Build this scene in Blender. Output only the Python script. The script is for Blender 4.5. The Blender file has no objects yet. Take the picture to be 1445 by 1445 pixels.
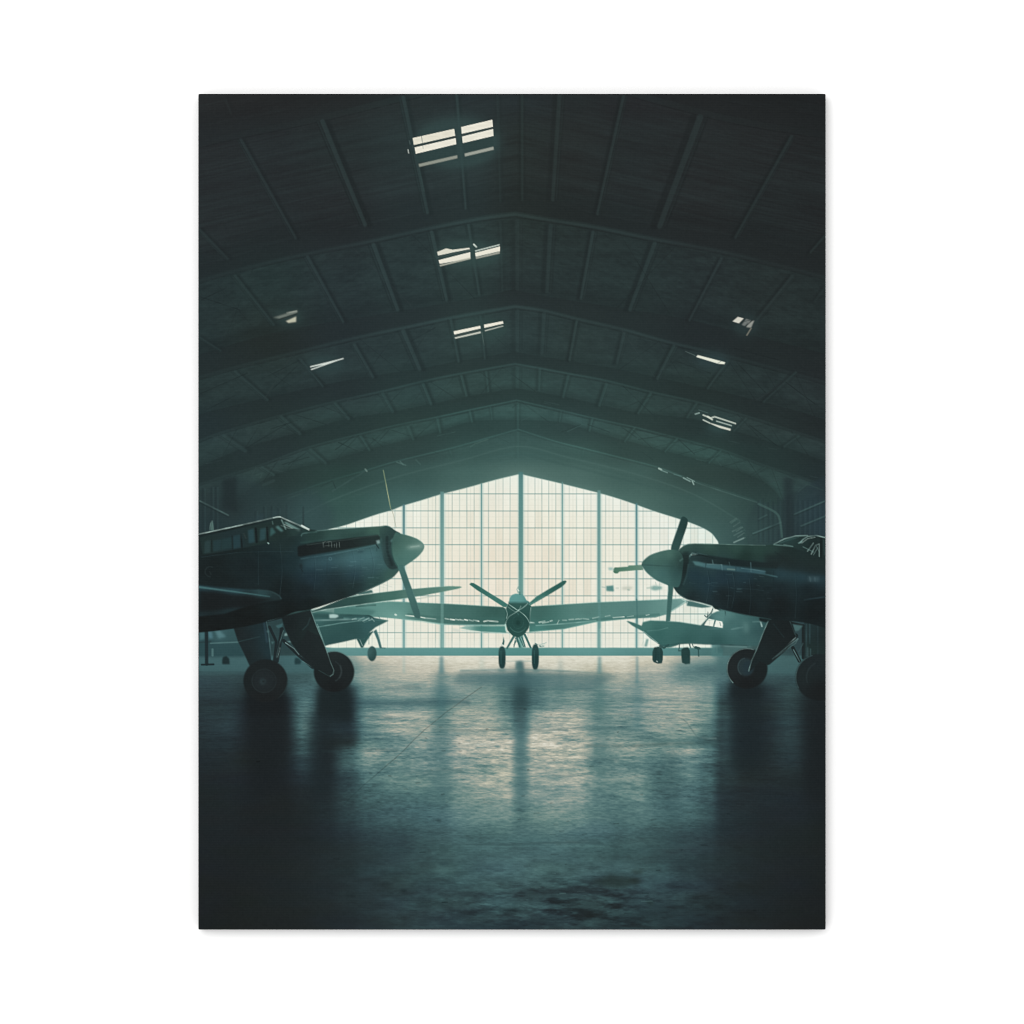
# A printed canvas on a white wall, seen square-on.
# The thing in the photograph is FLAT: a stretched canvas with a picture printed on it (an old
# hangar with propeller aircraft).  It is therefore built as that flat object: a wrapped canvas
# body standing off the wall, its face carrying printing ink.  The ink tones come from a small
# procedural painter (numpy) that lays printed shapes, one after the other, onto the cloth; every
# printed figure is its own mesh, butted edge to edge with its neighbours in the canvas face.
# Real light and shade (wall, shadow round the canvas, weave) comes from lamp and world; the turned edge is also darkened in its colour.
import bpy, math
import numpy as np

R = math.radians
scene = bpy.context.scene
PX = 0.60 / 883.0                 # one photograph pixel on the canvas face, in metres
X0, Y0, X1, Y1 = 281, 133.5, 1164, 1310.8
DEPTH = 0.018                     # how far the canvas face stands off the wall
CZ = 1.5                          # height of the picture centre above the floor
GAIN = 1.26                       # light the face receives (see lamp + world): ink albedo = tone / GAIN

# ------------------------------------------------------------------ camera, world, lamp
cam = bpy.data.objects.new('camera', bpy.data.cameras.new('camera'))
scene.collection.objects.link(cam)
cam.location = (0, -3.0 - DEPTH, CZ)
cam.rotation_euler = (R(90), 0, 0)
cam.data.sensor_width = 36
cam.data.lens = 36 * 3.0 / (1445 * PX)
cam.data.clip_end = 50
scene.camera = cam

world = bpy.data.worlds.new('World')
scene.world = world
world.use_nodes = True
world.node_tree.nodes['Background'].inputs[0].default_value = (1, 1, 1, 1)
world.node_tree.nodes['Background'].inputs[1].default_value = 0.98

ld = bpy.data.lights.new('softbox', 'AREA')
ld.shape = 'RECTANGLE'; ld.size = 2.2; ld.size_y = 2.2; ld.energy = 72
ld.color = (1.0, 0.995, 0.985)
lamp = bpy.data.objects.new('softbox', ld)
scene.collection.objects.link(lamp)
lamp.location = (-0.75, -4.0, CZ + 0.75)
lamp.rotation_euler = (R(90 - 10.4), 0, -R(10.6))
vs = scene.view_settings
vs.view_transform = 'Standard'; vs.look = 'None'; vs.exposure = 0; vs.gamma = 1
vs.use_curve_mapping = False
scene.cycles.max_bounces = 6
scene.cycles.filter_width = 1.1

# ------------------------------------------------------------------ painter
# Everything is given in photograph pixels.  One sample per canvas grid vertex.
NX, NY = 884, 1179
gx = np.linspace(X0, X1, NX); gy = np.linspace(Y0, Y1, NY)
IMG = np.zeros((NY, NX, 3)); IDS = np.zeros((NY, NX), np.int32)
PARTS = []                        # (name, parent index or None, label, group)
CUR = [0]

def part(name, parent=None, label=None, group=None):
    PARTS.append((name, parent, label, group)); CUR[0] = len(PARTS) - 1
    return CUR[0]
def use(i): CUR[0] = i

class View:                       # a magnified window into the picture: px -> photograph px
    def __init__(s, ox, oy, k): s.o = (ox, oy); s.k = k
    def __call__(s, *p): return [(s.o[0] + x / s.k, s.o[1] + y / s.k) for x, y in p]
S7 = 7.225
A, B, C, D = View(275, 700, S7), View(425, 700, S7), View(275, 850, S7), View(425, 820, S7)
E, F, G, H = View(630, 780, S7), View(840, 780, S7), View(880, 700, S7), View(990, 700, 4.816)
W1, W2 = View(460, 660, 5.161), View(730, 660, 4.516)
R1, R2, R3 = View(270, 120, 4.817), View(560, 120, 4.817), View(870, 120, 4.817)
R4, R5, R6 = View(270, 400, 4.817), View(560, 400, 4.817), View(870, 400, 4.817)
L7, R8 = View(270, 560, 4.817), View(900, 560, 5.161)
F1, F2, F3 = View(275, 920, 3.613), View(570, 920, 3.613), View(870, 920, 3.526)
V0 = View(0, 0, 1.0)

def smooth(pts, n=8, closed=False):
    p = np.array(pts, float); m = len(p); out = []
    rng = range(m if closed else m - 1)
    for i in rng:
        if closed: a, b, c, d = p[(i - 1) % m], p[i], p[(i + 1) % m], p[(i + 2) % m]
        else: a, b, c, d = p[max(i - 1, 0)], p[i], p[i + 1], p[min(i + 2, m - 1)]
        for k in range(n):
            t = k / n
            out.append(.5 * ((2 * b) + (c - a) * t + (2 * a - 5 * b + 4 * c - d) * t * t + (3 * b - a - 3 * c + d) * t ** 3))
    if not closed: out.append(p[-1])
    return np.array(out)

def bbox(p, pad):
    p = np.asarray(p, float)
    i0 = int(max(0, math.floor(p[:, 0].min() - X0 - pad))); i1 = int(min(NX, math.ceil(p[:, 0].max() - X0 + pad) + 1))
    j0 = int(max(0, math.floor(p[:, 1].min() - Y0 - pad))); j1 = int(min(NY, math.ceil(p[:, 1].max() - Y0 + pad) + 1))
    return i0, i1, j0, j1

def gblur(a, s):
    if s <= 0: return a
    r = int(math.ceil(3 * s)); k = np.exp(-.5 * (np.arange(-r, r + 1) / s) ** 2); k /= k.sum()
    def ax(z, axis):
        n = z.shape[axis]
        zp = np.pad(z, [(r, r) if q == axis else (0, 0) for q in range(z.ndim)], mode='edge')
        m = 1 << int(math.ceil(math.log2(n + 2 * r + len(k))))
        sh = [1] * z.ndim; sh[axis] = -1
        f = np.fft.irfft(np.fft.rfft(zp, m, axis=axis) * np.fft.rfft(k, m).reshape(sh), m, axis=axis)
        return np.take(f, np.arange(2 * r, 2 * r + n), axis=axis)
    return ax(ax(a, 0), 1)

def cover(p, pad):
    """anti-aliased coverage of polygon p: 4 sub-rows, exact in x"""
    p = np.asarray(p, float); i0, i1, j0, j1 = bbox(p, pad)
    if i1 <= i0 or j1 <= j0: return None
    w, h, SS = i1 - i0, j1 - j0, 4
    ys = (gy[j0:j1, None] + (np.arange(SS) - 1.5) / SS).ravel()
    a, b = p, np.roll(p, -1, 0)
    ay, by = a[:, 1][None], b[:, 1][None]
    hit = (ay <= ys[:, None]) != (by <= ys[:, None])
    dy = np.where(np.abs(by - ay) < 1e-9, 1e-9, by - ay)
    xs = a[:, 0][None] + (ys[:, None] - ay) / dy * (b[:, 0] - a[:, 0])[None]
    xs = np.sort(np.where(hit, xs, 1e9), 1)
    cov = np.zeros((h * SS, w)); c = gx[i0:i1] - .5
    for k in range(0, xs.shape[1] - 1, 2):
        l, r = xs[:, k:k + 1], xs[:, k + 1:k + 2]
        if (l > 1e8).all(): break
        r = np.where(r > 1e8, l, r)
        cov += np.clip(r - c[None], 0, 1) - np.clip(l - c[None], 0, 1)
    return i0, i1, j0, j1, np.clip(cov.reshape(h, SS, w).mean(1), 0, 1)

def lay(i0, i1, j0, j1, m, col, mark):
    sub = IMG[j0:j1, i0:i1]
    if callable(col):
        X, Y = np.meshgrid(gx[i0:i1], gy[j0:j1]); c = col(X, Y)
    else: c = np.array(col, float)[None, None]
    IMG[j0:j1, i0:i1] = sub * (1 - m[..., None]) + c * m[..., None]
    if mark: IDS[j0:j1, i0:i1][m > .5] = CUR[0]

def poly(p, col, alpha=1.0, blur=0.0, mark=True, sm=0, clip=None):
    if sm: p = smooth(p, sm, True)
    r = cover(p, 2 + 3 * blur)
    if r is None: return
    i0, i1, j0, j1, m = r
    if blur: m = gblur(m, blur)
    m = m * alpha
    if clip is not None: m = m * clip[j0:j1, i0:i1]
    lay(i0, i1, j0, j1, m, col, mark and alpha > .5)

def line(p, w, col, alpha=1.0, soft=.7, mark=False, sm=0, w2=None, clip=None):
    """stroke of width w (tapering to w2), soft edge"""
    if sm: p = smooth(p, sm)
    p = np.asarray(p, float); w2 = w if w2 is None else w2
    i0, i1, j0, j1 = bbox(p, max(w, w2) + 2 * soft + 1)
    if i1 <= i0 or j1 <= j0: return
    X, Y = np.meshgrid(gx[i0:i1], gy[j0:j1]); best = np.full(X.shape, -1e9)
    n = len(p) - 1
    for k in range(n):
        a, b = p[k], p[k + 1]; d = b - a; L2 = max((d ** 2).sum(), 1e-9)
        t = np.clip(((X - a[0]) * d[0] + (Y - a[1]) * d[1]) / L2, 0, 1)
        dist = np.hypot(X - a[0] - t * d[0], Y - a[1] - t * d[1])
        ww = w + (w2 - w) * (k + t) / n
        best = np.maximum(best, ww / 2 - dist)
    m = np.clip(best / soft + .5, 0, 1) * alpha
    if w <= 2.7 and not mark and clip is None: m = m * np.clip(.72 + 1.1 * fbm(X / 13 + w * 7, Y / 13, 2, 201), .25, 1)
    if clip is not None: m = m * clip[j0:j1, i0:i1]
    lay(i0, i1, j0, j1, m, col, mark)

def ell(cx, cy, rx, ry, n=40, rot=0):
    t = np.linspace(0, 2 * np.pi, n, endpoint=False); x, y = rx * np.cos(t), ry * np.sin(t)
    return np.stack([cx + x * np.cos(rot) - y * np.sin(rot), cy + x * np.sin(rot) + y * np.cos(rot)], 1)

def hash2(i, j, seed):
    n = (i.astype(np.int64) * 374761393 + j.astype(np.int64) * 668265263 + seed * 1442695041) & 0x7fffffff
    n = ((n ^ (n >> 13)) * 1274126177) & 0x7fffffff
    return ((n ^ (n >> 16)) & 0xffff) / 65535.0
def noise(u, v, seed=0):
    i, j = np.floor(u), np.floor(v); a, b = u - i, v - j
    a = a * a * (3 - 2 * a); b = b * b * (3 - 2 * b)
    return ((hash2(i, j, seed) * (1 - a) + hash2(i + 1, j, seed) * a) * (1 - b)
            + (hash2(i, j + 1, seed) * (1 - a) + hash2(i + 1, j + 1, seed) * a) * b)
def fbm(u, v, o=4, seed=0, g=.5):
    s, a, t = 0, 1, 0
    for k in range(o):
        s = s + a * noise(u * 2 ** k, v * 2 ** k, seed + k * 17); t += a; a *= g
    return s / t - .5                                    # about -.5 .. .5

def grid(xs, ys, vals):
    """smooth interpolation of a table of tones (rows = ys)"""
    xs, ys, v = np.array(xs, float), np.array(ys, float), np.array(vals, float)
    if v.ndim == 2: v = v[..., None]
    def f(X, Y):
        x = np.clip(X, xs[0], xs[-1]); y = np.clip(Y, ys[0], ys[-1])
        i = np.clip(np.searchsorted(xs, x, 'right') - 1, 0, len(xs) - 2); j = np.clip(np.searchsorted(ys, y, 'right') - 1, 0, len(ys) - 2)
        a = (x - xs[i]) / (xs[i + 1] - xs[i]); b = (y - ys[j]) / (ys[j + 1] - ys[j])
        a = (a * a * (3 - 2 * a))[..., None]; b = (b * b * (3 - 2 * b))[..., None]
        return ((v[j, i] * (1 - a) + v[j, i + 1] * a) * (1 - b) + (v[j + 1, i] * (1 - a) + v[j + 1, i + 1] * a) * b)
    return f

def blend(pts, p=2.2, e=60):
    """tones given at scattered points, melted into each other"""
    q = np.array([(x, y) for x, y, _ in pts], float); c = np.array([k for _, _, k in pts], float)
    def f(X, Y):
        W = 0; S = 0
        for (x, y), k in zip(q, c):
            w = 1 / ((X - x) ** 2 + (Y - y) ** 2 + e) ** (p / 2)
            W = W + w; S = S + w[..., None] * k
        return S / W[..., None]
    return f

def ramp(stops):
    ts = np.array([s for s, _ in stops]); cs = np.array([c for _, c in stops], float)
    return lambda t: np.stack([np.interp(t, ts, cs[:, k]) for k in range(3)], -1)

GXX, GYY = np.meshgrid(gx, gy)
def ridge(pts, n=6):
    """smooth curve with a sharp corner where it crosses the ridge"""
    k = [i for i, (x, y) in enumerate(pts) if 715 < x < 735 and 0 < i < len(pts) - 1]
    if not k: return smooth(pts, n)
    return np.concatenate([smooth(pts[:k[0] + 1], n)[:-1], smooth(pts[k[0]:], n)])

# ---------------------------------------------------------------- the printed roof
P_ROOF = part('printed_roof', None, 'printed dark hangar roof with beams')
d = lambda s: tuple(int(s[i:i + 2], 16) for i in (0, 2, 4))
roof_x = [281, 380, 480, 580, 660, 735, 810, 890, 990, 1080, 1164]
roof_y = [133, 200, 300, 400, 480, 550, 600, 640, 670, 710, 760, 800]
roof_c = [[d(c) for c in row.split()] for row in """
272a2b 27292a 272b2c 272f30 283133 272f31 262c2d 26292b 252829 232627 222526
272c2e 262c2e 273031 2a3738 2c3a3b 28302f 282e2e 262c2d 262b2c 25292a 232728
262c2e 262d2f 272d2f 293436 2b3839 28302f 262d2d 262d2e 262b2c 242a2b 24292a
263032 263233 283235 2a3739 2d3d3d 2a3435 293334 283233 272e30 262c2d 252b2c
263133 27302f 283336 2b393b 2e4040 2c3b3c 2b3838 2a3637 273032 262e2f 252c2d
273334 283536 2a383a 2d4242 304644 314947 2f4443 2d403f 2a3837 273132 272e30
28373a 2a3939 2d4241 324c49 345350 375855 365351 334b48 2d403f 2a3737 273031
293a3b 2c3d3e 2f4644 365350 3c625d 426b66 406761 3a5954 33504c 2c403f 293637
2a3b3c 2d403f 31504b 3c625d 4a756e 588279 517b73 456c65 37534e 2e4442 2a393b
293a3b 2e4544 38605a 477570 558078 6a948a 5f8a80 4f7a71 406660 33504d 2b3d41
293a3c 304a4a 3d6661 4c7c76 5a867d 6a948a 648f85 54807a 456f6a 365656 2c4249
293a3c 304a4a 3d6661 4c7c76 5a867d 6a948a 648f85 54807a 456f6a 365656 2c4249
""".strip().split('\n')]
poly(V0((270, 120), (1175, 120), (1175, 930), (270, 930)), grid(roof_x, roof_y, roof_c))
# corrugated sheet: fine streaks that run along the slope of the roof
side = np.where(GXX < 730, 1.0, -1.0)
slope = GYY + side * .215 * (GXX - 730)
roof_fade = np.clip((690 - GYY) / 60, 0, 1)
ripple = fbm(GXX / 120, slope / 2.4, 2, 3) * 10 + fbm(GXX / 90, slope / 6.0, 3, 9) * 10 + fbm(GXX / 24, slope / 1.7, 2, 13) * 5
IMG += (ripple * roof_fade * (.5 + .5 * np.clip((GYY - 133) / 300, 0, 1)))[..., None] * np.array([.55, .95, .92])
far = np.clip((GYY - 520) / 60, 0, 1) * np.clip((640 + .1 * np.abs(GXX - 730) - GYY) / 40, 0, 1)
IMG += (fbm(GXX / 9, slope / 4, 3, 23) * 15 * far)[..., None] * np.array([.55, 1, .95])
IMG += (fbm(GXX / 30, GYY / 14, 4, 21) * 5 * roof_fade)[..., None] * np.array([.5, 1, 1])

def shade_at(p, k, dc=(0, 0, 0)):
    """tone of the roof near point p, k times as light"""
    x = np.clip(np.array([p[0]]), X0, X1); y = np.array([p[1]])
    return tuple(np.clip(grid(roof_x, roof_y, roof_c)(x, y)[0] * k + np.array(dc), 0, 255))

# bay boards between the beams get darker towards the far beam
trusses = [   # (lower edge points, upper edge points), left to right
 (V0((262, 212), (330, 196), (455, 170), (560, 144), (640, 124)), V0((262, 186), (330, 172), (455, 146), (560, 118), (640, 100))),
 (V0((820, 100), (870, 128), (980, 160), (1060, 178), (1175, 196)), V0((820, 78), (870, 104), (980, 134), (1060, 150), (1175, 166))),
 (V0((270, 402), (338, 383), (432, 361), (519, 344), (601, 326), (680, 311), (727, 305), (775, 313), (838, 323), (922, 340), (1015, 357), (1119, 382), (1175, 397)),
  V0((270, 386), (324, 366), (419, 336), (519, 317), (601, 300), (657, 292), (720, 278), (788, 290), (842, 303), (930, 319), (1036, 334), (1144, 355), (1175, 362))),
 (V0((270, 538), (326, 522), (403, 503), (498, 480), (570, 465), (637, 451), (727, 435), (768, 441), (817, 453), (882, 468), (943, 485), (1028, 505), (1123, 530), (1175, 545)),
  V0((270, 505), (311, 492), (386, 470), (486, 452), (597, 434), (670, 421), (724, 409), (777, 420), (820, 427), (887, 437), (972, 452), (1057, 473), (1146, 495), (1175, 503))),
 (V0((270, 628), (311, 612), (395, 588), (469, 569), (538, 554), (600, 539), (649, 529), (727, 515), (803, 529), (857, 539), (920, 555), (984, 569), (1055, 589), (1127, 612), (1175, 628)),
  V0((270, 590), (300, 580), (376, 562), (455, 544), (525, 531), (595, 520), (647, 510), (725, 497), (805, 510), (870, 521), (928, 533), (999, 549), (1078, 568), (1130, 582), (1175, 596))),
 (V0((270, 688), (310, 675), (368, 657), (436, 632), (507, 614), (560, 601), (616, 590), (662, 580), (729, 566), (790, 580), (836, 591), (895, 604), (955, 619), (1019, 636), (1080, 658), (1130, 674), (1175, 690)),
  V0((270, 664), (345, 632), (424, 610), (490, 591), (554, 581), (610, 570), (658, 560), (729, 548), (795, 560), (846, 571), (901, 583), (970, 590), (1036, 608), (1107, 631), (1175, 655))),
 (V0((330, 724), (415, 697), (457, 682), (519, 664), (560, 652), (635, 634), (664, 626), (731, 607), (784, 624), (824, 634), (860, 643), (930, 661), (980, 679), (1040, 699), (1069, 709), (1096, 723), (1103, 750)),
  V0((330, 706), (386, 671), (459, 652), (521, 634), (570, 622), (621, 609), (666, 595), (731, 593), (790, 596), (832, 608), (882, 622), (939, 637), (1001, 653), (1061, 672), (1090, 690), (1108, 715))),
]
purlins = [   # (x, y, x, y, width, strength)
 (455, 172, 515, 317, 9, 1), (340, 198, 417, 336, 6, .8), (569, 138, 603, 300, 7, .9), (644, 130, 657, 294, 5, .9), (702, 130, 706, 284, 5, .35), (737, 130, 737, 282, 5, .6),
 (790, 130, 780, 282, 8, .7), (880, 136, 843, 302, 6, .9), (988, 166, 931, 319, 12, .8), (1117, 193, 1038, 335, 6, .8), (1165, 332, 1144, 356, 5, .8), (281, 324, 321, 365, 6, .7), (318, 140, 326, 160, 5, .3),
 (609, 328, 630, 423, 7, 1), (661, 318, 676, 415, 5, .9), (706, 314, 709, 410, 4, .4), (730, 312, 730, 408, 8, .4), (777, 319, 772, 411, 8, .7), (837, 328, 820, 421, 6, 1), (924, 344, 889, 437, 8, .9), (1018, 365, 973, 452, 5, .9), (1118, 390, 1067, 453, 6, .8), (1165, 405, 1150, 425, 5, .5),
 (527, 346, 561, 437, 8, 1), (434, 363, 484, 454, 6, .9), (332, 390, 386, 458, 6, .8), (281, 476, 311, 495, 5, .7),
 (569, 468, 592, 521, 8, .9), (636, 452, 647, 510, 5, .9), (678, 447, 684, 506, 4, .8), (730, 440, 730, 494, 8, .5), (768, 443, 765, 498, 7, .6), (814, 454, 804, 508, 5, 1), (881, 471, 871, 512, 6, .8), (951, 489, 928, 534, 6, .9), (1027, 510, 999, 548, 5, .9), (1123, 526, 1078, 567, 5, .8),
 (500, 487, 526, 532, 6, .9), (424, 508, 455, 545, 5, .8), (332, 525, 377, 564, 6, .8),
 (597, 543, 608, 570, 6, 1), (651, 531, 658, 558, 5, 1), (686, 525, 689, 552, 4, .9), (730, 520, 730, 546, 7, .5), (762, 522, 761, 550, 5, .7), (802, 531, 795, 560, 5, .9), (856, 543, 846, 572, 6, .9), (918, 556, 901, 583, 5, .9), (983, 570, 970, 589, 5, .8), (1053, 591, 1036, 608, 4, .9), (1127, 616, 1107, 630, 5, .8),
 (540, 556, 554, 581, 6, .7), (473, 570, 492, 591, 6, .8), (397, 589, 423, 612, 7, .8), (316, 616, 346, 636, 8, .7),
 (663, 581, 666, 595, 4, .8), (617, 591, 621, 610, 5, .7), (692, 575, 694, 592, 3, .6), (731, 570, 731, 604, 4, .6), (792, 581, 790, 595, 3, .7), (836, 592, 832, 608, 4, .8), (895, 605, 882, 623, 4, .8), (955, 620, 939, 637, 4, .8), (1017, 637, 1001, 653, 4, .8), (1080, 660, 1061, 672, 3, 1),
 (509, 616, 521, 635, 5, .8), (438, 635, 459, 653, 6, .8), (370, 660, 386, 670, 6, .9), (576, 603, 583, 620, 5, .6),
 (731, 612, 731, 645, 4, .5), (635, 636, 638, 645, 3, .6), (824, 635, 822, 646, 3, .5),
]
RG = grid(roof_x, roof_y, roof_c)
for k in range(1, 6):
    a, b = ridge(trusses[k][0]), ridge(trusses[k + 1][1])
    if k == 1: continue
    kk = [0, 0, 1.03, 1.07, 1.12, 1.13][k]
    poly(np.concatenate([a, b[::-1]]), lambda X, Y: RG(X, Y) * kk + np.array([-1, 3, 2]) + (fbm(X / 8, (Y + np.where(X < 730, .2, -.2) * X) / 3, 3, 24) * 13 + fbm(X / 26, Y / 9, 2, 27) * 12)[..., None] * np.array([.6, 1, .95]), .8, 1.2)
for k, (lo, up) in enumerate(trusses):
    lo, up = ridge(lo), ridge(up)
    P = part('roof_beam', P_ROOF)
    body = np.concatenate([lo, up[::-1]])
    dk = [.93, .93, .90, .90, .87, .84, .86][k]
    sh = np.concatenate([up - np.array([0, [26, 26, 24, 18, 10, 6, 5][k]]), up[::-1] + np.array([0, 2])])
    use(P_ROOF); poly(sh, lambda X, Y: grid(roof_x, roof_y, roof_c)(X, Y) * .84, .55, [9, 9, 8, 6, 4, 2.5, 2][k], mark=False)
    ok = [1, 1, 1, .95, .75, .55, .6][k]; use(P)
    poly(body, lambda X, Y, q=dk: grid(roof_x, roof_y, roof_c)(X, Y) * q, .85, .6)
    fl = [9, 9, 7, 6, 4, 3.2, 3][k]
    mid = lo.copy(); mid[:, 1] -= fl * .5
    near = np.clip(1.05 - np.abs(GXX - 730) / 430, .18, 1) * (.62 + .38 * np.clip(fbm(GXX / 60, GYY / 40, 2, 40 + k) * 3 + .6, 0, 1))
    line(mid, fl, lambda X, Y: grid(roof_x, roof_y, roof_c)(X, Y) * 1.08 + np.array([0, 5, 4]), .75 * ok, 1.8, clip=near)
    if k >= 2:
        e = lo.copy(); e[:, 1] -= [0, 0, 2.6, 2.4, 1.6, 1.3, 1.2][k]
        line(e, [0, 0, 3.4, 3.0, 2.2, 1.8, 1.6][k], lambda X, Y: RG(X, Y) * 1.16 + np.array([2, 9, 8]), .8, 1.3, clip=np.clip(near + .12, 0, 1))
    e = lo.copy(); e[:, 1] += 1.3
    line(e, 1.6, lambda X, Y: grid(roof_x, roof_y, roof_c)(X, Y) * .78, .6, 1.2)
    line(up, 1.4, lambda X, Y: grid(roof_x, roof_y, roof_c)(X, Y) * .84, .5, 1.4)
    e = lo.copy(); e[:, 1] -= fl
    line(e, 1.2, lambda X, Y: grid(roof_x, roof_y, roof_c)(X, Y) * .86, .5, 1.0)
use(P_ROOF)
for (xa, ya, xb, yb, w, s) in purlins:
    sd = -1 if xb > xa else 1
    c0 = shade_at(((xa + xb) / 2, (ya + yb) / 2), 1.12, (2, 8, 7)); cd = shade_at(((xa + xb) / 2, (ya + yb) / 2), .80)
    line([(xa - sd * w * .75, ya), (xb - sd * w * .7, yb)], w * .9, cd, .70 * s, 4.0)
    line([(xa + sd * w * .8, ya), (xb + sd * w * .7, yb)], w * .45, cd, .6 * s, 2.6)
    line([(xa, ya), (xb, yb)], w * .78, c0, .74 * s, 2.2, w2=w * .6)
    line([(xa + sd * w * .42, ya), (xb + sd * w * .36, yb)], 1.1, cd, .6 * s, 1.0)
    if w >= 6: line([(xa + sd * w * .72, ya), (xb + sd * w * .62, yb)], 1.8, c0, .45 * s, 1.2)
def at(curve, x):
    c = np.array(curve); return np.interp(x, c[:, 0], c[:, 1])
rb = np.random.default_rng(29)
for k in (2, 3, 4, 5):
    a, b = trusses[k][0], trusses[k + 1][1]
    step = [0, 0, 74, 52, 40, 34][k]; x = 300.0
    while x < 1150:
        x2 = x + step * rb.uniform(.75, 1.2); m = 730 + (x - 730) * .97; m2 = 730 + (x2 - 730) * .97
        if rb.random() < (.75 if abs(x - 730) > 120 else .25):
            for p0, p1 in (((x, at(a, x)), (m2, at(b, m2))), ((x2, at(a, x2)), (m, at(b, m)))):
                if rb.random() < .8: line([p0, p1], rb.uniform(.8, 1.4), shade_at(p0, rb.choice([.74, .78, .8, 1.22])), rb.uniform(.3, .6), 1.0)
        x = x2
# thin bracing rods, seen as dark crossing lines in the far bays
rng = np.random.default_rng(5)
for (v, p) in [(R4, [(60, 90), (330, 180)]), (R4, [(70, 110), (240, 30)]), (R4, [(60, 750), (380, 610)]), (R4, [(480, 650), (740, 520)]), (R4, [(550, 720), (720, 560)]),
               (R5, [(100, 390), (260, 300)]), (R4, [(540, 990), (720, 930)]), (R4, [(370, 1120), (640, 960)]), (R4, [(980, 1130), (1100, 1040)]), (R4, [(1000, 1080), (1130, 1140)]),
               (R4, [(1240, 1110), (1340, 1000)]), (R4, [(1230, 1050), (1300, 1110)]), (R4, [(660, 1230), (780, 1150)]), (R4, [(620, 1230), (800, 1180)]), (R4, [(690, 1180), (560, 1210)]),
               (R6, [(410, 530), (640, 610)]), (R6, [(820, 540), (1010, 740)]), (R6, [(1150, 670), (1350, 820)]), (R6, [(420, 1060), (530, 1160)]), (R6, [(150, 1060), (350, 1030)]),
               (R6, [(530, 1150), (650, 1110)]), (R6, [(900, 960), (1100, 1110)]), (R6, [(800, 440), (1100, 520)]), (R4, [(100, 860), (300, 760)]), (R5, [(1300, 960), (1445, 1010)]), (R5, [(1120, 1010), (1250, 960)])]:
    q = v(*p); line(q, 1.3, shade_at(q[0], .72), .6, 1.0)
for k in range(34):
    lx = rng.uniform(290, 1150); t = abs(lx - 730) / 430
    ly = 560 + t * 80 + rng.uniform(-18, 55)
    if 560 < lx < 900 and ly > 640: continue
    sl = (.22 if lx > 730 else -.22) * rng.choice([1, 1, -2.2, 3.2]); L = rng.uniform(8, 26)
    line([(lx, ly), (lx + L, ly + sl * L)], 1.1, shade_at((lx, ly), rng.choice([.76, 1.25])), .5, 1.0)

q = np.concatenate([smooth(trusses[6][0], 5), V0((1103, 770), (1020, 790), (330, 770))])
poly(q, lambda X, Y: RG(X, Y) * .93, .6, 5, mark=False)
line(V0((400, 748), (470, 712), (560, 680), (650, 656), (731, 636), (800, 650), (900, 676), (980, 705), (1036, 735)), 2.4, d('3d625c'), .4, 3, sm=6, clip=np.ones((NY, NX)))
line(V0((400, 740), (470, 705), (560, 673), (650, 650), (731, 630), (800, 645), (900, 670), (980, 698), (1044, 735)), 1.6, d('587f78'), .3, 2.4, sm=6, clip=np.ones((NY, NX)))
# light leaks of the far bay, hazy walls each side
P_SIDE = part('printed_side_wall', None, 'printed ribbed hangar wall at the right', 'printed side walls')
wl = blend([(1110, 690, d('293a3d')), (1164, 690, d('26353a')), (1090, 720, d('2d4545')), (1060, 750, d('345250')), (1164, 745, d('293f47')), (1130, 760, d('263539')), (1150, 720, d('2b434b'))])
poly(V0((1066, 708), (1090, 716), (1110, 700), (1164, 672), (1170, 672), (1170, 775), (1050, 775), (1053, 740)), wl, .75, 2.0)
for x in range(1070, 1166, 7):
    line([(x, 700 + rng.uniform(0, 12)), (x + rng.uniform(-1, 1), 765)], 2.2, d('24353a'), .45, 1.8)
    line([(x + 3, 700 + rng.uniform(0, 14)), (x + 3, 765)], 1.3, d('36545a'), .4, 1.2)
for p, a in [(R8((840, 995), (1040, 915)), .8), (R8((1140, 855), (1360, 760)), .75), (R8((1190, 940), (1360, 870)), .6), (R8((880, 890), (940, 860)), .4), (R8((1170, 690), (1230, 640)), .3)]:
    line(p, 2.0, d('4b7270'), a, 1.3); line([(x, y + 2.4) for x, y in p], 1.6, d('20302f'), a * .6, 1.2)
poly(R8((1060, 590), (1130, 580), (1140, 1010), (1070, 1040)), d('243134'), .75, 3)
line(R8((880, 780), (1000, 840), (1035, 900), (1050, 1020)), 3.2, d('456b66'), .7, 1.6, sm=6)
line(R8((1090, 580), (1350, 680)), 1.6, d('35504e'), .6, 1.2)
P_SIDEL = part('printed_side_wall', None, 'printed dim hangar wall at the left', 'printed side walls')
wl = blend([(285, 690, d('2a3b3c')), (330, 720, d('253234')), (300, 740, d('24363a')), (380, 715, d('2b4042')), (430, 730, d('37585a')), (350, 745, d('2a4045'))])
poly(V0((276, 690), (335, 668), (400, 700), (440, 690), (470, 720), (470, 760), (276, 760)), wl, .7, 6.0)
for x, y0 in [(286, 690), (298, 688), (304, 688), (360, 722), (372, 716), (383, 715), (392, 718), (404, 714), (428, 716)]:
    line([(x, y0), (x, 752)], 2.4, d('223033'), .55, 2.0); line([(x + 3.5, y0), (x + 3.5, 750)], 1.6, d('38585a'), .4, 1.6)
poly(V0((314, 676), (334, 672), (334, 722), (314, 718)), d('222e30'), .85, 2.5)
for v in ([(361, 728), (372, 724), (372, 752), (361, 752)], [(383, 722), (393, 719), (393, 748), (383, 750)]): poly(v, d('2e464b'), .6, 1.4)
line(A((50, 50), (340, 195)), 2.2, d('4c6c6a'), .95, 1.4); line(A((50, 66), (340, 215)), 1.8, d('1f2c2e'), .6, 1.4)
line(A((60, 75), (300, 195)), 1.0, d('1f2c2e'), .6, 1.2)
use(P_ROOF)
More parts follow.
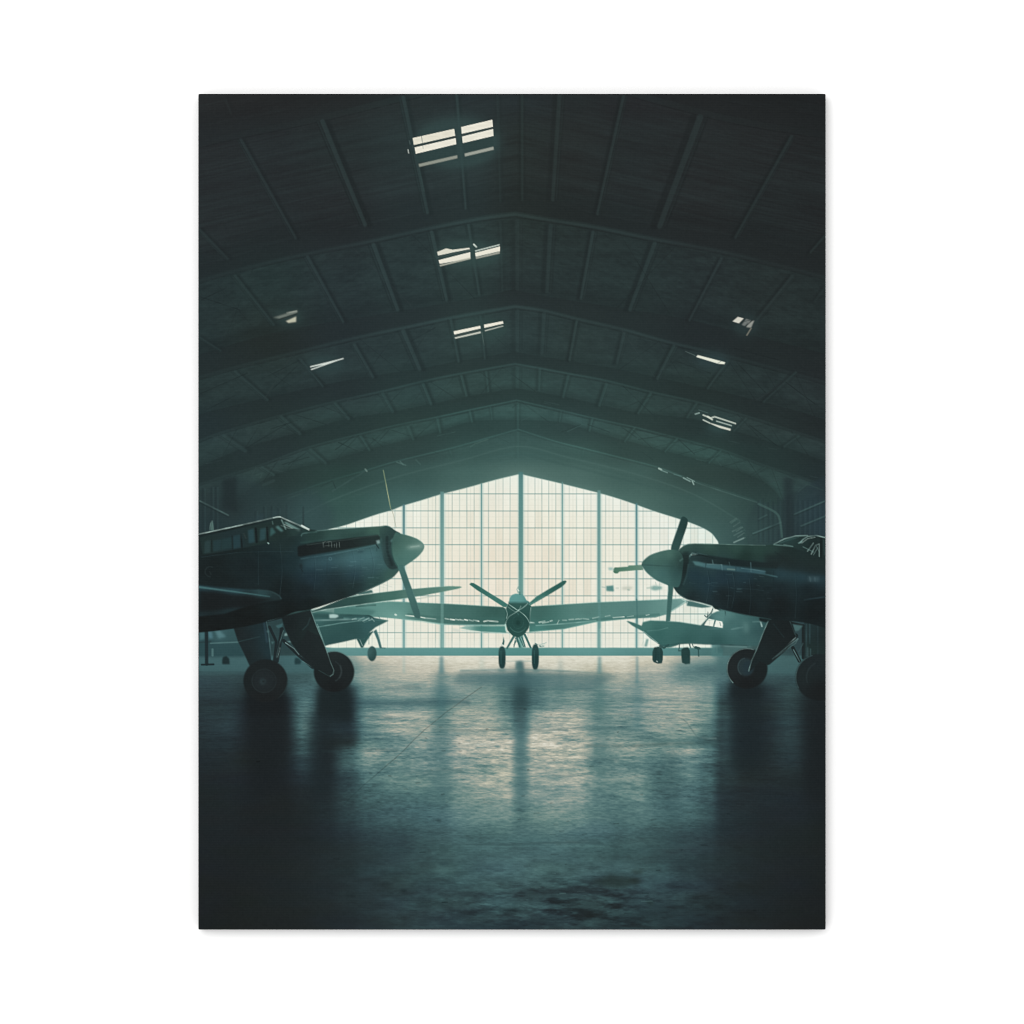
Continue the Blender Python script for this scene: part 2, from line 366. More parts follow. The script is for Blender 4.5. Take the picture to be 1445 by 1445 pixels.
# junk of the far beam, catching light
for v, p, w, c, a in [(L7, [(960, 640), (1090, 560), (1190, 500)], 2.2, '3e605c', .6), (L7, [(820, 660), (950, 600)], 2.0, '3a5956', .55), (L7, [(660, 690), (740, 660)], 2, '3a5956', .5),
                      (L7, [(1183, 492), (1193, 505)], 2.4, '8fb0a5', .9), (L7, [(880, 610), (960, 570), (980, 620)], 1.4, '223433', .6), (L7, [(1420, 440), (1440, 460)], 2, '5a827c', .6),
                      (L7, [(440, 530), (480, 520), (470, 550)], 1.6, '3b5654', .6), (L7, [(490, 600), (560, 570)], 4, '314847', .6),
                      (R5, [(0, 1215), (60, 1235)], 2, '5d8880', .5), (R5, [(130, 1200), (160, 1230)], 2, '4a736c', .5), (R5, [(500, 1110), (530, 1090), (620, 1060)], 1.4, '50796f', .6),
                      (R8, [(690, 980), (760, 945)], 1.8, '6d938b', .7), (R8, [(700, 1010), (775, 970)], 1.5, '6d938b', .6), (R8, [(700, 1060), (780, 1025)], 2, '8aada4', .8), (R8, [(680, 920), (720, 890)], 1.6, '577f78', .6),
                      (R8, [(760, 930), (790, 1060)], 3, '2f4f4d', .5)]:
    line(v(*p), w, d(c), a, 1.2)
# the arch next to the doors: a soft second rib on the right
line(V0((735, 640), (830, 664), (930, 690), (977, 705), (1020, 721), (1040, 733), (1050, 748), (1053, 768)), 3.0, d('3a5f5a'), .35, 3, sm=5)
line(V0((930, 660), (980, 680), (1040, 700), (1068, 709)), 1.6, d('5a857e'), .55, 1.4, sm=4)
for v in [(1036, 731), (1041, 737), (1045, 744), (1047, 752)]:
    line([(v[0] - 6, v[1] + 6), (v[0] + 3, v[1])], 1.3, d('76998f'), .5, 1.1)

# ---------------------------------------------------------------- skylights
CREAM, CREAM2, GREYL = (228, 224, 209), (214, 212, 197), (150, 158, 146)
def leak(polys, halo=None, label=None):
    P = part('roof_skylight', P_ROOF, label, 'printed skylights in the roof')
    if halo:
        q = np.concatenate([np.array(p) for p, _, _ in polys]); c = q.mean(0); e = (q.max(0) - q.min(0)) / 2
        poly(ell(c[0], c[1], e[0] + 5, e[1] + 5), d(halo), .55, 7, mark=False)
        poly(ell(c[0], c[1], e[0] + 1, e[1] + 1), d(halo), .5, 3, mark=False)
    for p, c, b in polys: poly(p, c, .97, b)
    return P
leak([(R2((107, 360), (390, 297), (397, 345), (115, 408)), lambda X, Y: np.array(CREAM) + 14 * fbm(X / 9, Y / 2.5, 3, 4)[..., None] + np.array([-6, -6, -8]), .35),
      (R2((120, 424), (400, 360), (405, 402), (128, 468)), lambda X, Y: np.array(CREAM) + 16 * fbm(X / 9, Y / 2.5, 3, 5)[..., None], .35),
      (R2((147, 536), (411, 476), (412, 498), (151, 558)), (146, 152, 138), .5),
      (R2((437, 285), (650, 235), (653, 284), (440, 332)), lambda X, Y: np.array(CREAM) + 20 * fbm(X / 9, Y / 2.5, 3, 6)[..., None], .35),
      (R2((443, 350), (655, 298), (657, 346), (448, 395)), lambda X, Y: np.array(CREAM) + 16 * fbm(X / 9, Y / 2.5, 3, 7)[..., None], .35),
      (R2((460, 465), (657, 418), (660, 440), (462, 487)), (158, 163, 150), .5)], '35504f', 'printed large skylight at the top')
use(P_ROOF)
poly(R2((125, 480), (405, 412), (410, 470), (145, 530)), d('2f4645'), .8, .5, mark=False)
poly(R2((445, 402), (657, 352), (658, 410), (460, 460)), d('2f4645'), .8, .5, mark=False)
line(R2((168, 345), (178, 430)), 1.0, d('5a6a66'), .9, .8); line(R2((118, 416), (400, 352)), 2.2, d('33413f'), .95, .8); line(R2((441, 340), (655, 291)), 2.2, d('3c4a47'), .9, .8)
line(R2((76, 440), (80, 462)), 1.6, d('c7d0c6'), .9, 1.0); line(R2((86, 380), (90, 400)), 1.4, d('6f8a86'), .7, 1.0)
line(R2((150, 560), (185, 720)), 1.5, d('37504f'), .6, 1.5)
leak([(R2((273, 1135), (335, 1110), (380, 1119), (495, 1105), (496, 1116), (390, 1136), (280, 1160)), CREAM2, .4), (R2((283, 1190), (500, 1135), (501, 1180), (290, 1216)), CREAM, .4),
      (R2((290, 1222), (500, 1172), (500, 1184), (293, 1234)), (170, 172, 156), .5), (R2((530, 1124), (700, 1080), (700, 1090), (532, 1134)), (176, 188, 178), .4),
      (R2((532, 1140), (702, 1096), (701, 1130), (535, 1168)), CREAM, .4), (R2((535, 1170), (700, 1131), (700, 1146), (537, 1183)), (160, 162, 148), .5)], '36524f', 'printed skylight below the large one')
line(R2((280, 1172), (500, 1122)), 1.0, d('5f6d69'), .8, .8); line(R2((524, 1084), (540, 1100)), 2.6, d('dbe2d6'), .9, 1.2)
leak([(R5((385, 325), (568, 287), (570, 306), (390, 348)), CREAM, .4), (R5((393, 366), (570, 325), (571, 338), (395, 377)), (196, 198, 184), .5),
      (R5((592, 280), (722, 255), (724, 273), (594, 303)), CREAM, .4), (R5((597, 318), (724, 285), (724, 292), (598, 326)), (190, 194, 180), .5)], '34504d', 'printed narrow skylight, third down')
line(R5((395, 356), (570, 315)), 1.6, d('5a625c'), .8, .8); line(R5((578, 330), (592, 420)), 1.2, d('70857d'), .7, 1.0, w2=.6)
leak([(R4((555, 232), (640, 205), (722, 180), (720, 202), (600, 240)), (118, 130, 120), 1.0), (R4((640, 256), (714, 222), (713, 262), (660, 270)), (182, 182, 160), .8)], '2d4241', 'printed dim skylight, upper left')
line(R4((650, 200), (715, 188)), 2.2, d('a9aea0'), .8, 1.2); line(R4((580, 250), (720, 205)), 1.4, d('26302f'), .9, 1.0)
leak([(R4((808, 562), (1000, 515), (1036, 505), (1036, 514), (1000, 524), (815, 590), (810, 582), (900, 552), (806, 572)), (206, 213, 205), .55)], '30494a', 'printed thin slit skylight at the left')
leak([(R6((787, 258), (825, 226), (866, 237), (832, 272)), (206, 204, 192), .5), (R6((850, 282), (880, 240), (915, 250), (872, 290)), (120, 128, 124), .6),
      (R6((900, 262), (938, 250), (915, 302), (880, 298)), (150, 154, 146), .6), (R6((912, 302), (921, 302), (888, 356), (880, 354)), (140, 138, 122), .5)], '2b3b3c', 'printed broken skylight, upper right')
line(R6((845, 262), (905, 250)), .9, d('2a3434'), .8, .8); line(R6((870, 300), (935, 240)), 1.0, d('2a3434'), .8, .8)
leak([(R6((540, 500), (552, 486), (740, 535), (733, 550), (690, 546)), (222, 224, 208), .5)], '30474a', 'printed long skylight at the right')
line(R6((470, 462), (535, 490)), 1.2, d('6c8682'), .7, 1.0); line(R6((690, 540), (710, 530)), 1.0, d('5f6e68'), .7, .8)
P = leak([(R6((628, 950), (640, 948), (778, 988), (774, 1002), (700, 982)), (206, 208, 194), .5)], '345453', 'printed striped skylight at the right')
for p, w, c in [([(590, 895), (640, 915), (668, 906), (808, 952)], 2.4, 'b3bdb0'), ([(590, 928), (632, 948)], 2.2, 'b0bbae'), ([(680, 936), (780, 966)], 2.0, '9db0a6'), ([(535, 888), (562, 880)], 2.0, '86a39b'), ([(620, 905), (650, 925)], 2.6, 'c4cbbd'), ([(560, 860), (620, 880)], 1, '4d6d69')]:
    line(R6(*p), w, d(c), .9, 1.1, mark=True)
P = part('roof_skylight', P_ROOF, 'printed faint skylight by the right arch', 'printed skylights in the roof')
for p, w, c in [([(288, 1258), (305, 1266)], 2.6, '9db8ad'), ([(305, 1270), (345, 1286)], 1.8, '6f968e'), ([(390, 1296), (440, 1310)], 1.4, '55807a'), ([(455, 1322), (500, 1345)], 2.2, '7ea199'), ([(480, 1320), (530, 1345)], 1.5, '7ea199'), ([(515, 1345), (525, 1366)], 2, '8fb0a6')]:
    line(R6(*p), w, d(c), .85, 1.1, mark=True)

# ---------------------------------------------------------------- the printed glazed end wall
P_WIN = part('printed_window_wall', None, 'printed bright glazed end wall')
arch_l = V0((438, 752), (460, 748), (488, 741), (514, 732), (535, 725), (553, 720), (568, 714), (595, 706), (621, 698), (660, 688), (700, 677), (734, 669))
arch_r = V0((734, 669), (790, 682), (842, 695), (870, 703), (894, 711), (925, 722), (960, 733), (985, 742), (1002, 751), (1010, 760), (1014, 768), (1016, 790), (1016, 925))
win = np.concatenate([smooth(arch_l, 5), smooth(arch_r, 5), np.array([(440, 925.)])])
pane = grid([440, 520, 580, 640, 700, 760, 830, 880, 930, 1014], [669, 700, 740, 790, 840, 880, 914],
    [[d(c) for c in row.split()] for row in """
dfe2d6 dfe2d6 e0e1d4 e2e0d2 e0ddd0 e2ded2 e2e0d4 e0e2d8 dee2d9 dadfd6
dfe2d6 e2e2d6 e4e0d2 e3dbcb e2d9ca e4dccd e4ddd0 e3dfd4 e0e0d6 dadfd6
dfe2d6 e4e0d4 e4dccd e3d8c6 e3d6c4 e4d8c6 e4dac9 e4dccd e3ded3 d8ddd3
dfdfd2 e3ded0 e4dac9 e4d6c3 e3d2be e4d4c0 e4d8c6 e4dac9 e2dcd0 dbdcd0
d9dccf e0dccf e3d9c9 e3d4c2 e2d0bd e3d2bf e4d6c4 e4dacb e3dccf dbdbcf
d6dacd dfdacc e1d9ca e2d5c4 e0d2c0 e1d5c4 e3d8c8 e2dacb e0dbce d8dacd
dcddcf e0dccc e2dbcb e1d8c8 e0d6c6 e0d6c6 e2dacb e2dccd dfdccf d6d9cc
""".strip().split('\n')])
poly(win, lambda X, Y: pane(X, Y) + np.array([-2, 8, 9]) + 7 * fbm(X / 26, Y / 26, 3, 31)[..., None] + 5 * fbm(X / 10.2, Y / 120, 2, 37)[..., None], 1, .6)
WMASK = np.zeros((NY, NX)); r_ = cover(win, 2); WMASK[r_[2]:r_[3], r_[0]:r_[1]] = r_[4]
WM = gblur(WMASK, .5)
LN = d('5d8a88')
hl = [696.7, 720.9, 744.8, 768.4, 792.5, 816.5, 840.6, 866.0, 892.8]
rngp = np.random.default_rng(11)
vl = [489, 502, 514, 525, 535.6, 546.5, 557.5, 582.7, 593.7, 604.3, 615, 638, 648.4, 658.6, 669, 689.3, 699.4, 709.8, 719.8, 745.2, 754.8, 764.5, 774.3, 784.3, 803.5, 813.6, 823.7, 833.8, 854.7, 865.1, 875.7, 886.2,
      907.3, 918.7, 931.3, 943, 953.6, 964.2, 974.6, 985, 995.4, 1005.6, 478, 467]
# every pane a slightly different glass
vs_ = sorted(vl + [570, 624, 679.4, 735, 793.5, 846, 899, 445, 1016])
for a, b in zip(vs_[:-1], vs_[1:]):
    ya = 660
    for yb in hl + [914]:
        v = rngp.normal(0, 2.2)
        poly([(a, ya), (b, ya), (b, yb), (a, yb)], (226 + 4 * v, 219 + 5 * v, 206 + 6 * v), .2, 0, clip=WM, mark=False); ya = yb
for x in vl:
    a = rngp.uniform(.42, .78)
    line([(x, 655), (x + rngp.uniform(-.5, .5), 914)], 1.0, d('7c9994'), a, .9, clip=WM * np.clip(.8 + .8 * fbm(GXX / 20, GYY / 30, 2, 210), .4, 1))
for x in (474, 508, 541, 588, 610, 633, 664, 704, 759.5, 779, 808.5, 828.5, 859.5, 880.5, 912.5, 937, 959, 980):
    line([(x, 660), (x, 914)], .8, d('b9c2b6'), .35, 1.0, clip=WM)
for y in hl:
    line([(440, y), (1016, y + .4)], 1.2, d('56807d'), .74, 1.1, clip=WM)
    line([(440, y + 8.2), (1016, y + 8.2)], .7, d('ccccbd'), .35, .9, clip=WM); line([(440, y + 16.2), (1016, y + 16.2)], .7, d('ccccbd'), .35, .9, clip=WM)
poly(V0((440, 905), (1020, 905), (1020, 914), (440, 914)), d('dfe0d4'), .35, 2, mark=False, clip=WM)
def post(x, w, y0, c, c2):
    part('window_post', P_WIN, None, 'printed posts of the glazed wall')
    poly([(x - w / 2 - 1.6, y0), (x + w / 2 + 2.2, y0), (x + w / 2 + 2.2, 914), (x - w / 2 - 1.6, 914)], d('a9c2ba'), .55, 1.0, mark=False, clip=WM)
    poly([(x - w / 2, y0), (x + w / 2, y0), (x + w / 2, 916), (x - w / 2, 916)], lambda X, Y: np.array(d(c)) + (np.array(d(c2)) - np.array(d(c))) * np.clip((Y - y0) / 240, 0, 1)[..., None], .96, .45)
    line([(x - w * .12, y0 + 2), (x - w * .12, 914)], w * .3, d('578583'), .4, 1.0)
post(735, 6.2, 666, '4b7a78', '67998f'); post(623.8, 5.2, 694, '5f8a86', '7da69f'); post(845.2, 4.4, 692, '5f8a86', '739d97')
post(569.8, 3.2, 712, '547c80', '7fa9a4'); post(898.3, 2.6, 710, '4f7f84', '6d9b9a'); post(679.4, 1.9, 682, '5e8a87', '6b9692'); post(793.5, 1.7, 680, '5e8a87', '6b9692')
P = part('window_sill', P_WIN)
sill = blend([(470, 919, d('5a8a88')), (560, 919, d('578c89')), (650, 920, d('588f8b')), (740, 920, d('4f8883')), (830, 919, d('5b908c')), (930, 919, d('548784')), (1010, 920, d('46706f'))])
poly(V0((470, 914.2), (1020, 914.2), (1020, 925.6), (455, 925.6), (440, 921), (455, 913)), sill, 1, .5)
line(V0((470, 914.4), (1010, 914.4)), 1.2, d('46807c'), .5, 1.2); line(V0((500, 925.4), (1010, 925.4)), 1.2, d('4a7f7b'), .6, 1.0)
# blurred things beyond the glass
use(P_WIN)
poly(F((110, 340), (185, 333), (190, 395), (115, 390)), d('4a7d78'), .95, .8); poly(F((560, 350), (600, 335), (680, 345), (680, 370), (610, 385), (570, 375)), d('709a92'), .9, 1.2)
poly(F((270, 355), (330, 345), (390, 350), (350, 378), (270, 372)), d('b3b9ab'), .9, 1.6); line(F((70, 350), (110, 355)), 2, d('9fb2a8'), .7, 1.4); line(F((530, 360), (580, 355)), 2.4, d('a6b8ad'), .8, 1.6)
line(F((215, 362), (232, 362)), 2.6, d('a9b5aa'), .8, 1.4); line(F((335, 378), (348, 380)), 2.2, d('6f8f88'), .8, 1.2); line(F((615, 300), (620, 330)), 1, d('93aaa1'), .6, 1.0); line(F((650, 320), (680, 318)), 1, d('93aaa1'), .6, 1.0)

# ---------------------------------------------------------------- the printed floor
P_FLOOR = part('printed_floor', None, 'printed glossy concrete floor')
FX = [281, 320, 360, 400, 430, 460, 490, 520, 560, 600, 622, 650, 690, 716, 735, 754, 780, 815, 846, 880, 899, 930, 970, 1000, 1020, 1050, 1080, 1120, 1164]
FT = [
 (926, [.33,.33,.33,.33,.36,.42,.60,.80,.86,.90,.90,.92,.92,.92,.92,.92,.92,.92,.92,.92,.88,.86,.72,.66,.50,.38,.35,.30,.25]),
 (945, [.28,.28,.28,.30,.32,.40,.50,.66,.78,.82,.78,.84,.86,.84,.80,.84,.86,.86,.80,.84,.76,.76,.50,.42,.40,.35,.32,.28,.22]),
 (956, [.24,.24,.20,.28,.32,.42,.54,.66,.74,.74,.62,.62,.54,.46,.40,.46,.58,.64,.62,.72,.66,.66,.52,.50,.42,.33,.30,.27,.20]),
 (975, [.21,.21,.15,.25,.38,.30,.20,.56,.66,.64,.52,.62,.58,.44,.26,.42,.54,.58,.56,.64,.60,.68,.68,.60,.32,.10,.15,.22,.12]),
 (992, [.16,.16,.08,.08,.42,.28,.15,.42,.48,.50,.42,.58,.60,.44,.24,.42,.52,.56,.50,.58,.58,.68,.68,.58,.22,.10,.12,.18,.10]),
 (1010,[.16,.18,.06,.06,.46,.20,.12,.58,.68,.66,.56,.70,.72,.54,.30,.64,.70,.72,.56,.62,.60,.68,.68,.55,.19,.10,.10,.17,.08]),
 (1025,[.15,.18,.05,.05,.42,.14,.14,.50,.70,.64,.52,.64,.66,.56,.32,.66,.70,.74,.50,.50,.55,.65,.65,.46,.17,.10,.10,.17,.06]),
 (1045,[.12,.13,.05,.05,.34,.09,.12,.48,.52,.62,.55,.74,.78,.74,.46,.78,.75,.72,.56,.58,.55,.50,.50,.34,.14,.08,.10,.16,.05]),
 (1060,[.10,.11,.05,.05,.30,.08,.30,.66,.58,.58,.55,.72,.78,.78,.46,.76,.80,.75,.52,.60,.60,.55,.62,.46,.15,.10,.10,.15,.05]),
 (1080,[.08,.08,.04,.05,.20,.08,.30,.50,.50,.52,.50,.62,.66,.72,.46,.68,.70,.70,.50,.55,.52,.42,.48,.34,.15,.10,.10,.13,.05]),
 (1100,[.06,.06,.03,.04,.12,.08,.22,.38,.44,.48,.48,.60,.68,.74,.48,.70,.68,.70,.52,.55,.55,.36,.42,.32,.14,.10,.10,.10,.04]),
 (1120,[.05,.05,.03,.03,.08,.10,.20,.30,.34,.38,.40,.56,.62,.68,.46,.60,.62,.64,.48,.48,.50,.34,.38,.30,.13,.10,.10,.09,.04]),
 (1150,[.04,.04,.02,.03,.06,.10,.18,.25,.28,.32,.35,.48,.52,.54,.44,.52,.56,.54,.44,.40,.40,.32,.30,.24,.12,.10,.08,.07,.03]),
 (1185,[.03,.03,.02,.03,.05,.08,.12,.19,.22,.27,.30,.35,.37,.38,.37,.38,.40,.37,.34,.32,.32,.28,.24,.19,.12,.10,.07,.05,.03]),
 (1220,[.02,.02,.02,.03,.05,.08,.10,.15,.19,.23,.27,.31,.33,.33,.33,.33,.33,.32,.30,.28,.27,.24,.19,.15,.12,.09,.06,.04,.02]),
 (1260,[.01,.01,.02,.03,.04,.06,.09,.13,.17,.20,.22,.25,.26,.26,.26,.25,.25,.23,.23,.23,.22,.19,.16,.13,.10,.07,.05,.03,.01]),
 (1311,[.00,.00,.01,.01,.02,.04,.06,.10,.14,.16,.18,.19,.19,.18,.17,.16,.15,.16,.17,.16,.15,.12,.10,.08,.06,.04,.03,.01,.00])]
tone = ramp([(0, d('1d2122')), (.1, d('222b2e')), (.2, d('2a3b3f')), (.3, d('355053')), (.4, d('45686a')), (.5, d('597c7a')), (.6, d('768f89')), (.7, d('98a195')), (.8, d('b9b7a6')), (.92, d('d6d4c5'))])
ft = grid(FX, [r for r, _ in FT], [v for _, v in FT])
def floor(X, Y):
    t = ft(X, Y)[..., 0]
    t = t + .07 * np.clip((Y - 1060) / 60, 0, 1) * np.clip((1190 - Y) / 40, 0, 1) * (np.exp(-((X - 560) / 75) ** 2) + np.exp(-((X - 950) / 70) ** 2))
    t = t + .05 * np.clip((Y - 1170) / 60, 0, 1) * np.clip((X - 330) / 250, 0, 1) * np.clip((1130 - X) / 200, 0, 1)
    dep = np.maximum(Y - 908, 6.0); v = 8200 / dep; u = (X - 735) / dep * 30
    st = fbm(u * .13, v * .55, 5, 50, .55) * .46 + fbm(u * .5, v * 1.5, 4, 61, .6) * .30          # puddles, trowel marks
    rough = np.clip(fbm(u * .22, v * .8, 5, 63, .6) * 5 - .45, 0, 1)
    st = st - .17 * rough * np.clip((Y - 985) / 30, 0, 1)
    st += fbm(X / 60, Y / 1.9, 2, 71) * .12 + fbm(X / 60, Y / 7.0, 3, 75) * .14
    st = st * np.clip((1200 - Y) / 110, .30, 1)
    grain = fbm(X / 6, Y / 1.6, 3, 81) * (.12 + .22 * np.clip((Y - 1000) / 60, 0, 1) * np.clip((1230 - Y) / 60, .3, 1))
    t = t * (1 + 0.95 * st * np.clip((Y - 930) / 75, .10, 1) + grain) + .02 * st
    t = t + np.clip((Y - 1150) / 90, 0, 1) * (.5 + t * 2) * (fbm(X / 26, Y / 9, 5, 91, .6) * .16) * np.clip((X - 380) / 200, .1, 1) * np.clip((1130 - X) / 150, .1, 1)
    t = t + .11 * np.exp(-((X - 1028) / 17) ** 2) * np.clip((Y - 990) / 20, 0, 1) * np.clip((1120 - Y) / 60, 0, 1) + .05 * np.exp(-((X - 1108) / 22) ** 2) * np.clip((Y - 960) / 20, 0, 1) * np.clip((1110 - Y) / 60, 0, 1)
    bl = np.exp(-((X - 810) / 170) ** 2 - ((Y - 1280) / 42) ** 2)
    t = t - .16 * bl * np.clip(fbm(X / 30, Y / 8, 4, 95, .6) * 4 + .25, 0, 1.2) + .10 * bl * np.clip(fbm(X / 14, Y / 4, 3, 97) * 3 - .2, 0, 1)
    c = tone(np.clip(t, 0, .95))
    c[..., 2] += 5 * fbm(X / 70, Y / 25, 2, 101); c[..., 0] += 2 * fbm(X / 50, Y / 15, 2, 103)
    return c
poly(V0((270, 925.4), (1175, 925.4), (1175, 1320), (270, 1320)), floor)
poly(V0((270, 925), (470, 921), (470, 950), (270, 952)), d('3c6164'), .5, 3, mark=False)
poly(V0((1012, 922), (1175, 925), (1175, 955), (1012, 948)), d('42696a'), .6, 3, mark=False)
# dark and light streaks that cross the floor
for x0, y0, x1, y1, w, c, a, s in [(505, 992, 660, 991, 7, '33535a', .55, 5), (281, 948, 345, 949, 2.2, '27393d', .7, 2), (615, 1030, 800, 1030, 3.0, '4a6a6a', .65, 2.5), (730, 1030, 860, 1028, 2.0, '486868', .5, 2), (830, 1052, 1010, 1050, 4.5, '33504f', .6, 3), (640, 1050, 700, 1051, 2.5, '5d7a77', .6, 2.5),
                                   (455, 1060, 560, 1059, 3.0, '31494b', .55, 3), (500, 1011, 552, 1013, 3.0, '3a5a5c', .6, 3), (570, 1090, 650, 1087, 4.5, '3f5f60', .55, 4), (830, 1070, 870, 1072, 5, '486868', .5, 4), (780, 1094, 870, 1092, 2.5, '4f6c6b', .5, 2.5),
                                   (640, 1191, 850, 1190, 3.0, '2a3f42', .65, 2.5), (800, 1187, 845, 1187, 4, '2b4043', .6, 3), (660, 1186, 690, 1183, 2.4, '2d4346', .5, 2), (680, 1080, 715, 1078, 2.2, '527270', .5, 2), (660, 1131, 695, 1133, 3, '4c6d6c', .55, 3), (690, 1194, 860, 1195, 1.4, '57807b', .4, 1.6),
                                   (940, 1014, 1012, 1045, 1.4, '3a5758', .6, 1.6), (880, 988, 1005, 990, 3.0, '4c6e70', .5, 3), (870, 1008, 940, 1008, 3.0, '41666a', .5, 3), (960, 1172, 1020, 1178, 1.6, '2a3f43', .5, 1.6), (855, 1194, 950, 1196, 1.5, '2c4447', .45, 1.6), (870, 950, 1010, 951, 3, '466a6c', .4, 3), (540, 962, 600, 966, 5, '5a8282', .5, 4), (545, 971, 590, 970, 5, '3c6469', .5, 4),
                                   (795, 972, 905, 985, 6, '426a6c', .35, 6), (845, 1085, 880, 1092, 2, '476868', .5, 2), (600, 1128, 650, 1130, 2, '42605f', .4, 2), (935, 1100, 1000, 1101, 2, '42605f', .4, 2), (560, 1008, 640, 1012, 2, '7f9c96', .35, 2), (960, 1036, 1010, 1042, 1.8, '8ba097', .4, 2)]:
    line(smooth([(x0, y0), ((x0 * 2 + x1) / 3, y0 + .7), ((x0 + 2 * x1) / 3, y1 - .8), (x1, y1)], 4), w * .6, d(c), a * .8, s * 1.4, w2=w)
# reflections of posts and wheels, soft and long
for x, y0, y1, w0, w1, c, a, s in [(623, 926, 950, 5, 7, '528083', .75, 1.6), (623, 946, 1010, 8, 13, '3f6c70', .45, 3.5), (622, 1000, 1130, 20, 26, '4a6f70', .40, 7), (735, 933, 956, 8, 11, '35585b', .75, 1.8), (735, 950, 1000, 18, 22, '2b4a4d', .60, 6), (735, 1000, 1130, 13, 15, '4b7073', .55, 5), (846, 926, 950, 4, 6, '5a8888', .7, 1.6), (846, 946, 1010, 7, 14, '44706f', .45, 4), (847, 1000, 1110, 16, 20, '4f7574', .40, 7), (899, 926, 965, 2.5, 4, '4a7b80', .6, 1.4), (899, 960, 1030, 5, 12, '3f7077', .35, 4), (791, 930, 985, 3, 8, '497172', .35, 3), (570, 926, 950, 2, 3, '86a8a2', .5, 1.5), (680, 926, 945, 2, 4, '7fa39c', .4, 3),
                                   (947, 1060, 1170, 12, 16, '2b474b', .40, 8), (375, 968, 1120, 54, 46, '1c2123', .75, 7), (376, 975, 1010, 58, 54, '1b1f21', .8, 4), (471, 962, 1012, 42, 46, '1d2527', .95, 4), (472, 975, 1020, 52, 46, '1d2628', .7, 5), (452, 1005, 1135, 36, 26, '1e272a', .65, 8), (1053, 960, 1085, 46, 48, '1d2629', .7, 7), (1053, 962, 985, 46, 46, '1c2325', .7, 4), (1152, 975, 1130, 40, 34, '1c2123', .75, 8), (735, 955, 972, 60, 44, '37575a', .35, 10)]:
    p = [(x - w0 / 2, y0), (x + w0 / 2, y0), (x + w1 / 2, y1), (x - w1 / 2, y1)]
    poly(p, d(c), a, s, mark=False)
poly(V0((648, 947.5), (700, 945), (760, 945), (830, 950), (870, 954), (830, 975), (640, 965)), d('41666a'), .48, 3.0, mark=False)
line(V0((650, 946.5), (700, 945.5), (760, 945.5), (820, 948.5), (862, 951)), 2.2, d('4d7472'), .55, 2.2, sm=5)
# expansion joint, cracks, stains
joint = F2((395, 178), (300, 245), (130, 375), (0, 500)) + F1((1000, 560), (800, 735), (690, 860), (620, 930))
jj = smooth(joint, 6); jj[:, 1] += .8 * (noise(jj[:, 0] / 6, jj[:, 1] / 6, 8) - .5) * 2
line(jj, 1.1, lambda X, Y: floor(X, Y) * .66, .8, 1.1, w2=1.3, clip=np.clip((1150 - GYY) / 70, 0, 1) * (.55 + .9 * np.clip(fbm(GXX / 9, GYY / 9, 2, 55) + .3, 0, 1)))
rf = np.random.default_rng(3)
for k in range(150):
    y = rf.uniform(1000, 1308) ; x = rf.normal(760, 130); L = rf.uniform(1.5, 8) * (y - 900) / 260
    if not 300 < x < 1150: continue
    if rf.random() < .72: line([(x, y), (x + L, y + rf.uniform(-.8, .8))], rf.uniform(.8, 2.0), lambda X, Y: floor(X, Y) * .62, rf.uniform(.3, .75), 1.2)
    else: line([(x, y), (x + L * .7, y + rf.uniform(-.6, .6))], rf.uniform(.7, 1.3), lambda X, Y: floor(X, Y) * 1.25 + 8, rf.uniform(.25, .55), 1.1)
for cx, cy, rx, ry, c, a, b in [(868, 1244, 30, 8, '222d2b', .8, 3), (895, 1243, 10, 4, '222b28', .6, 2), (770, 1262, 38, 7, '242f30', .5, 5), (820, 1282, 30, 7, '232e30', .55, 5), (770, 1298, 30, 5, '202a2c', .6, 4), (722, 1284, 22, 3, '1f2c2f', .6, 2.5), (650, 1262, 18, 4, '28393c', .5, 4), (626, 1219, 8, 2.2, '22343a', .6, 1.6), (619, 1158, 4, 1.6, '24373a', .7, 1.2), (570, 1257, 5, 2, '1a2326', .7, 1.5), (495, 1264, 7, 1.6, '1a2224', .6, 1.5), (918, 1274, 6, 3, '1f2b29', .6, 2), (900, 1230, 9, 3, '24332f', .6, 2), (535, 1248, 18, 2.6, '20292b', .5, 2.2), (880, 1295, 40, 6, '223033', .5, 6), (515, 1126, 5, 1.4, '2a3b3d', .6, 1.2), (430, 1185, 18, 2, '1a2021', .4, 2.4), (945, 1290, 60, 10, '243438', .5, 8), (700, 1310, 60, 8, '22313a', .5, 6)]:
    e = ell(cx, cy, rx, ry, 30); ph = np.arange(30)
    e = e + (rf.normal(0, 1, (30, 2)) * np.array([rx * .12, ry * .18])); poly(e, d(c), a * .85, b, mark=False, sm=3)
for x, y, L, c in [(750, 1252, 12, '6f9793'), (790, 1261, 8, '5d8582'), (912, 1224, 14, '4a6d6d'), (690, 1212, 20, '456a6c'), (905, 1272, 16, '4d706f'), (735, 1270, 10, '4a6d6f'), (815, 1258, 10, '5d8582')]:
    line([(x, y), (x + L, y - .4)], .9, d(c), .4, 1.4)

poly(C((45, 570), (540, 562), (570, 700), (45, 705)), d('3d6265'), .55, 2.5, mark=False)
poly(C((870, 545), (1200, 530), (1260, 700), (930, 720)), d('3e6467'), .55, 2.5, mark=False)
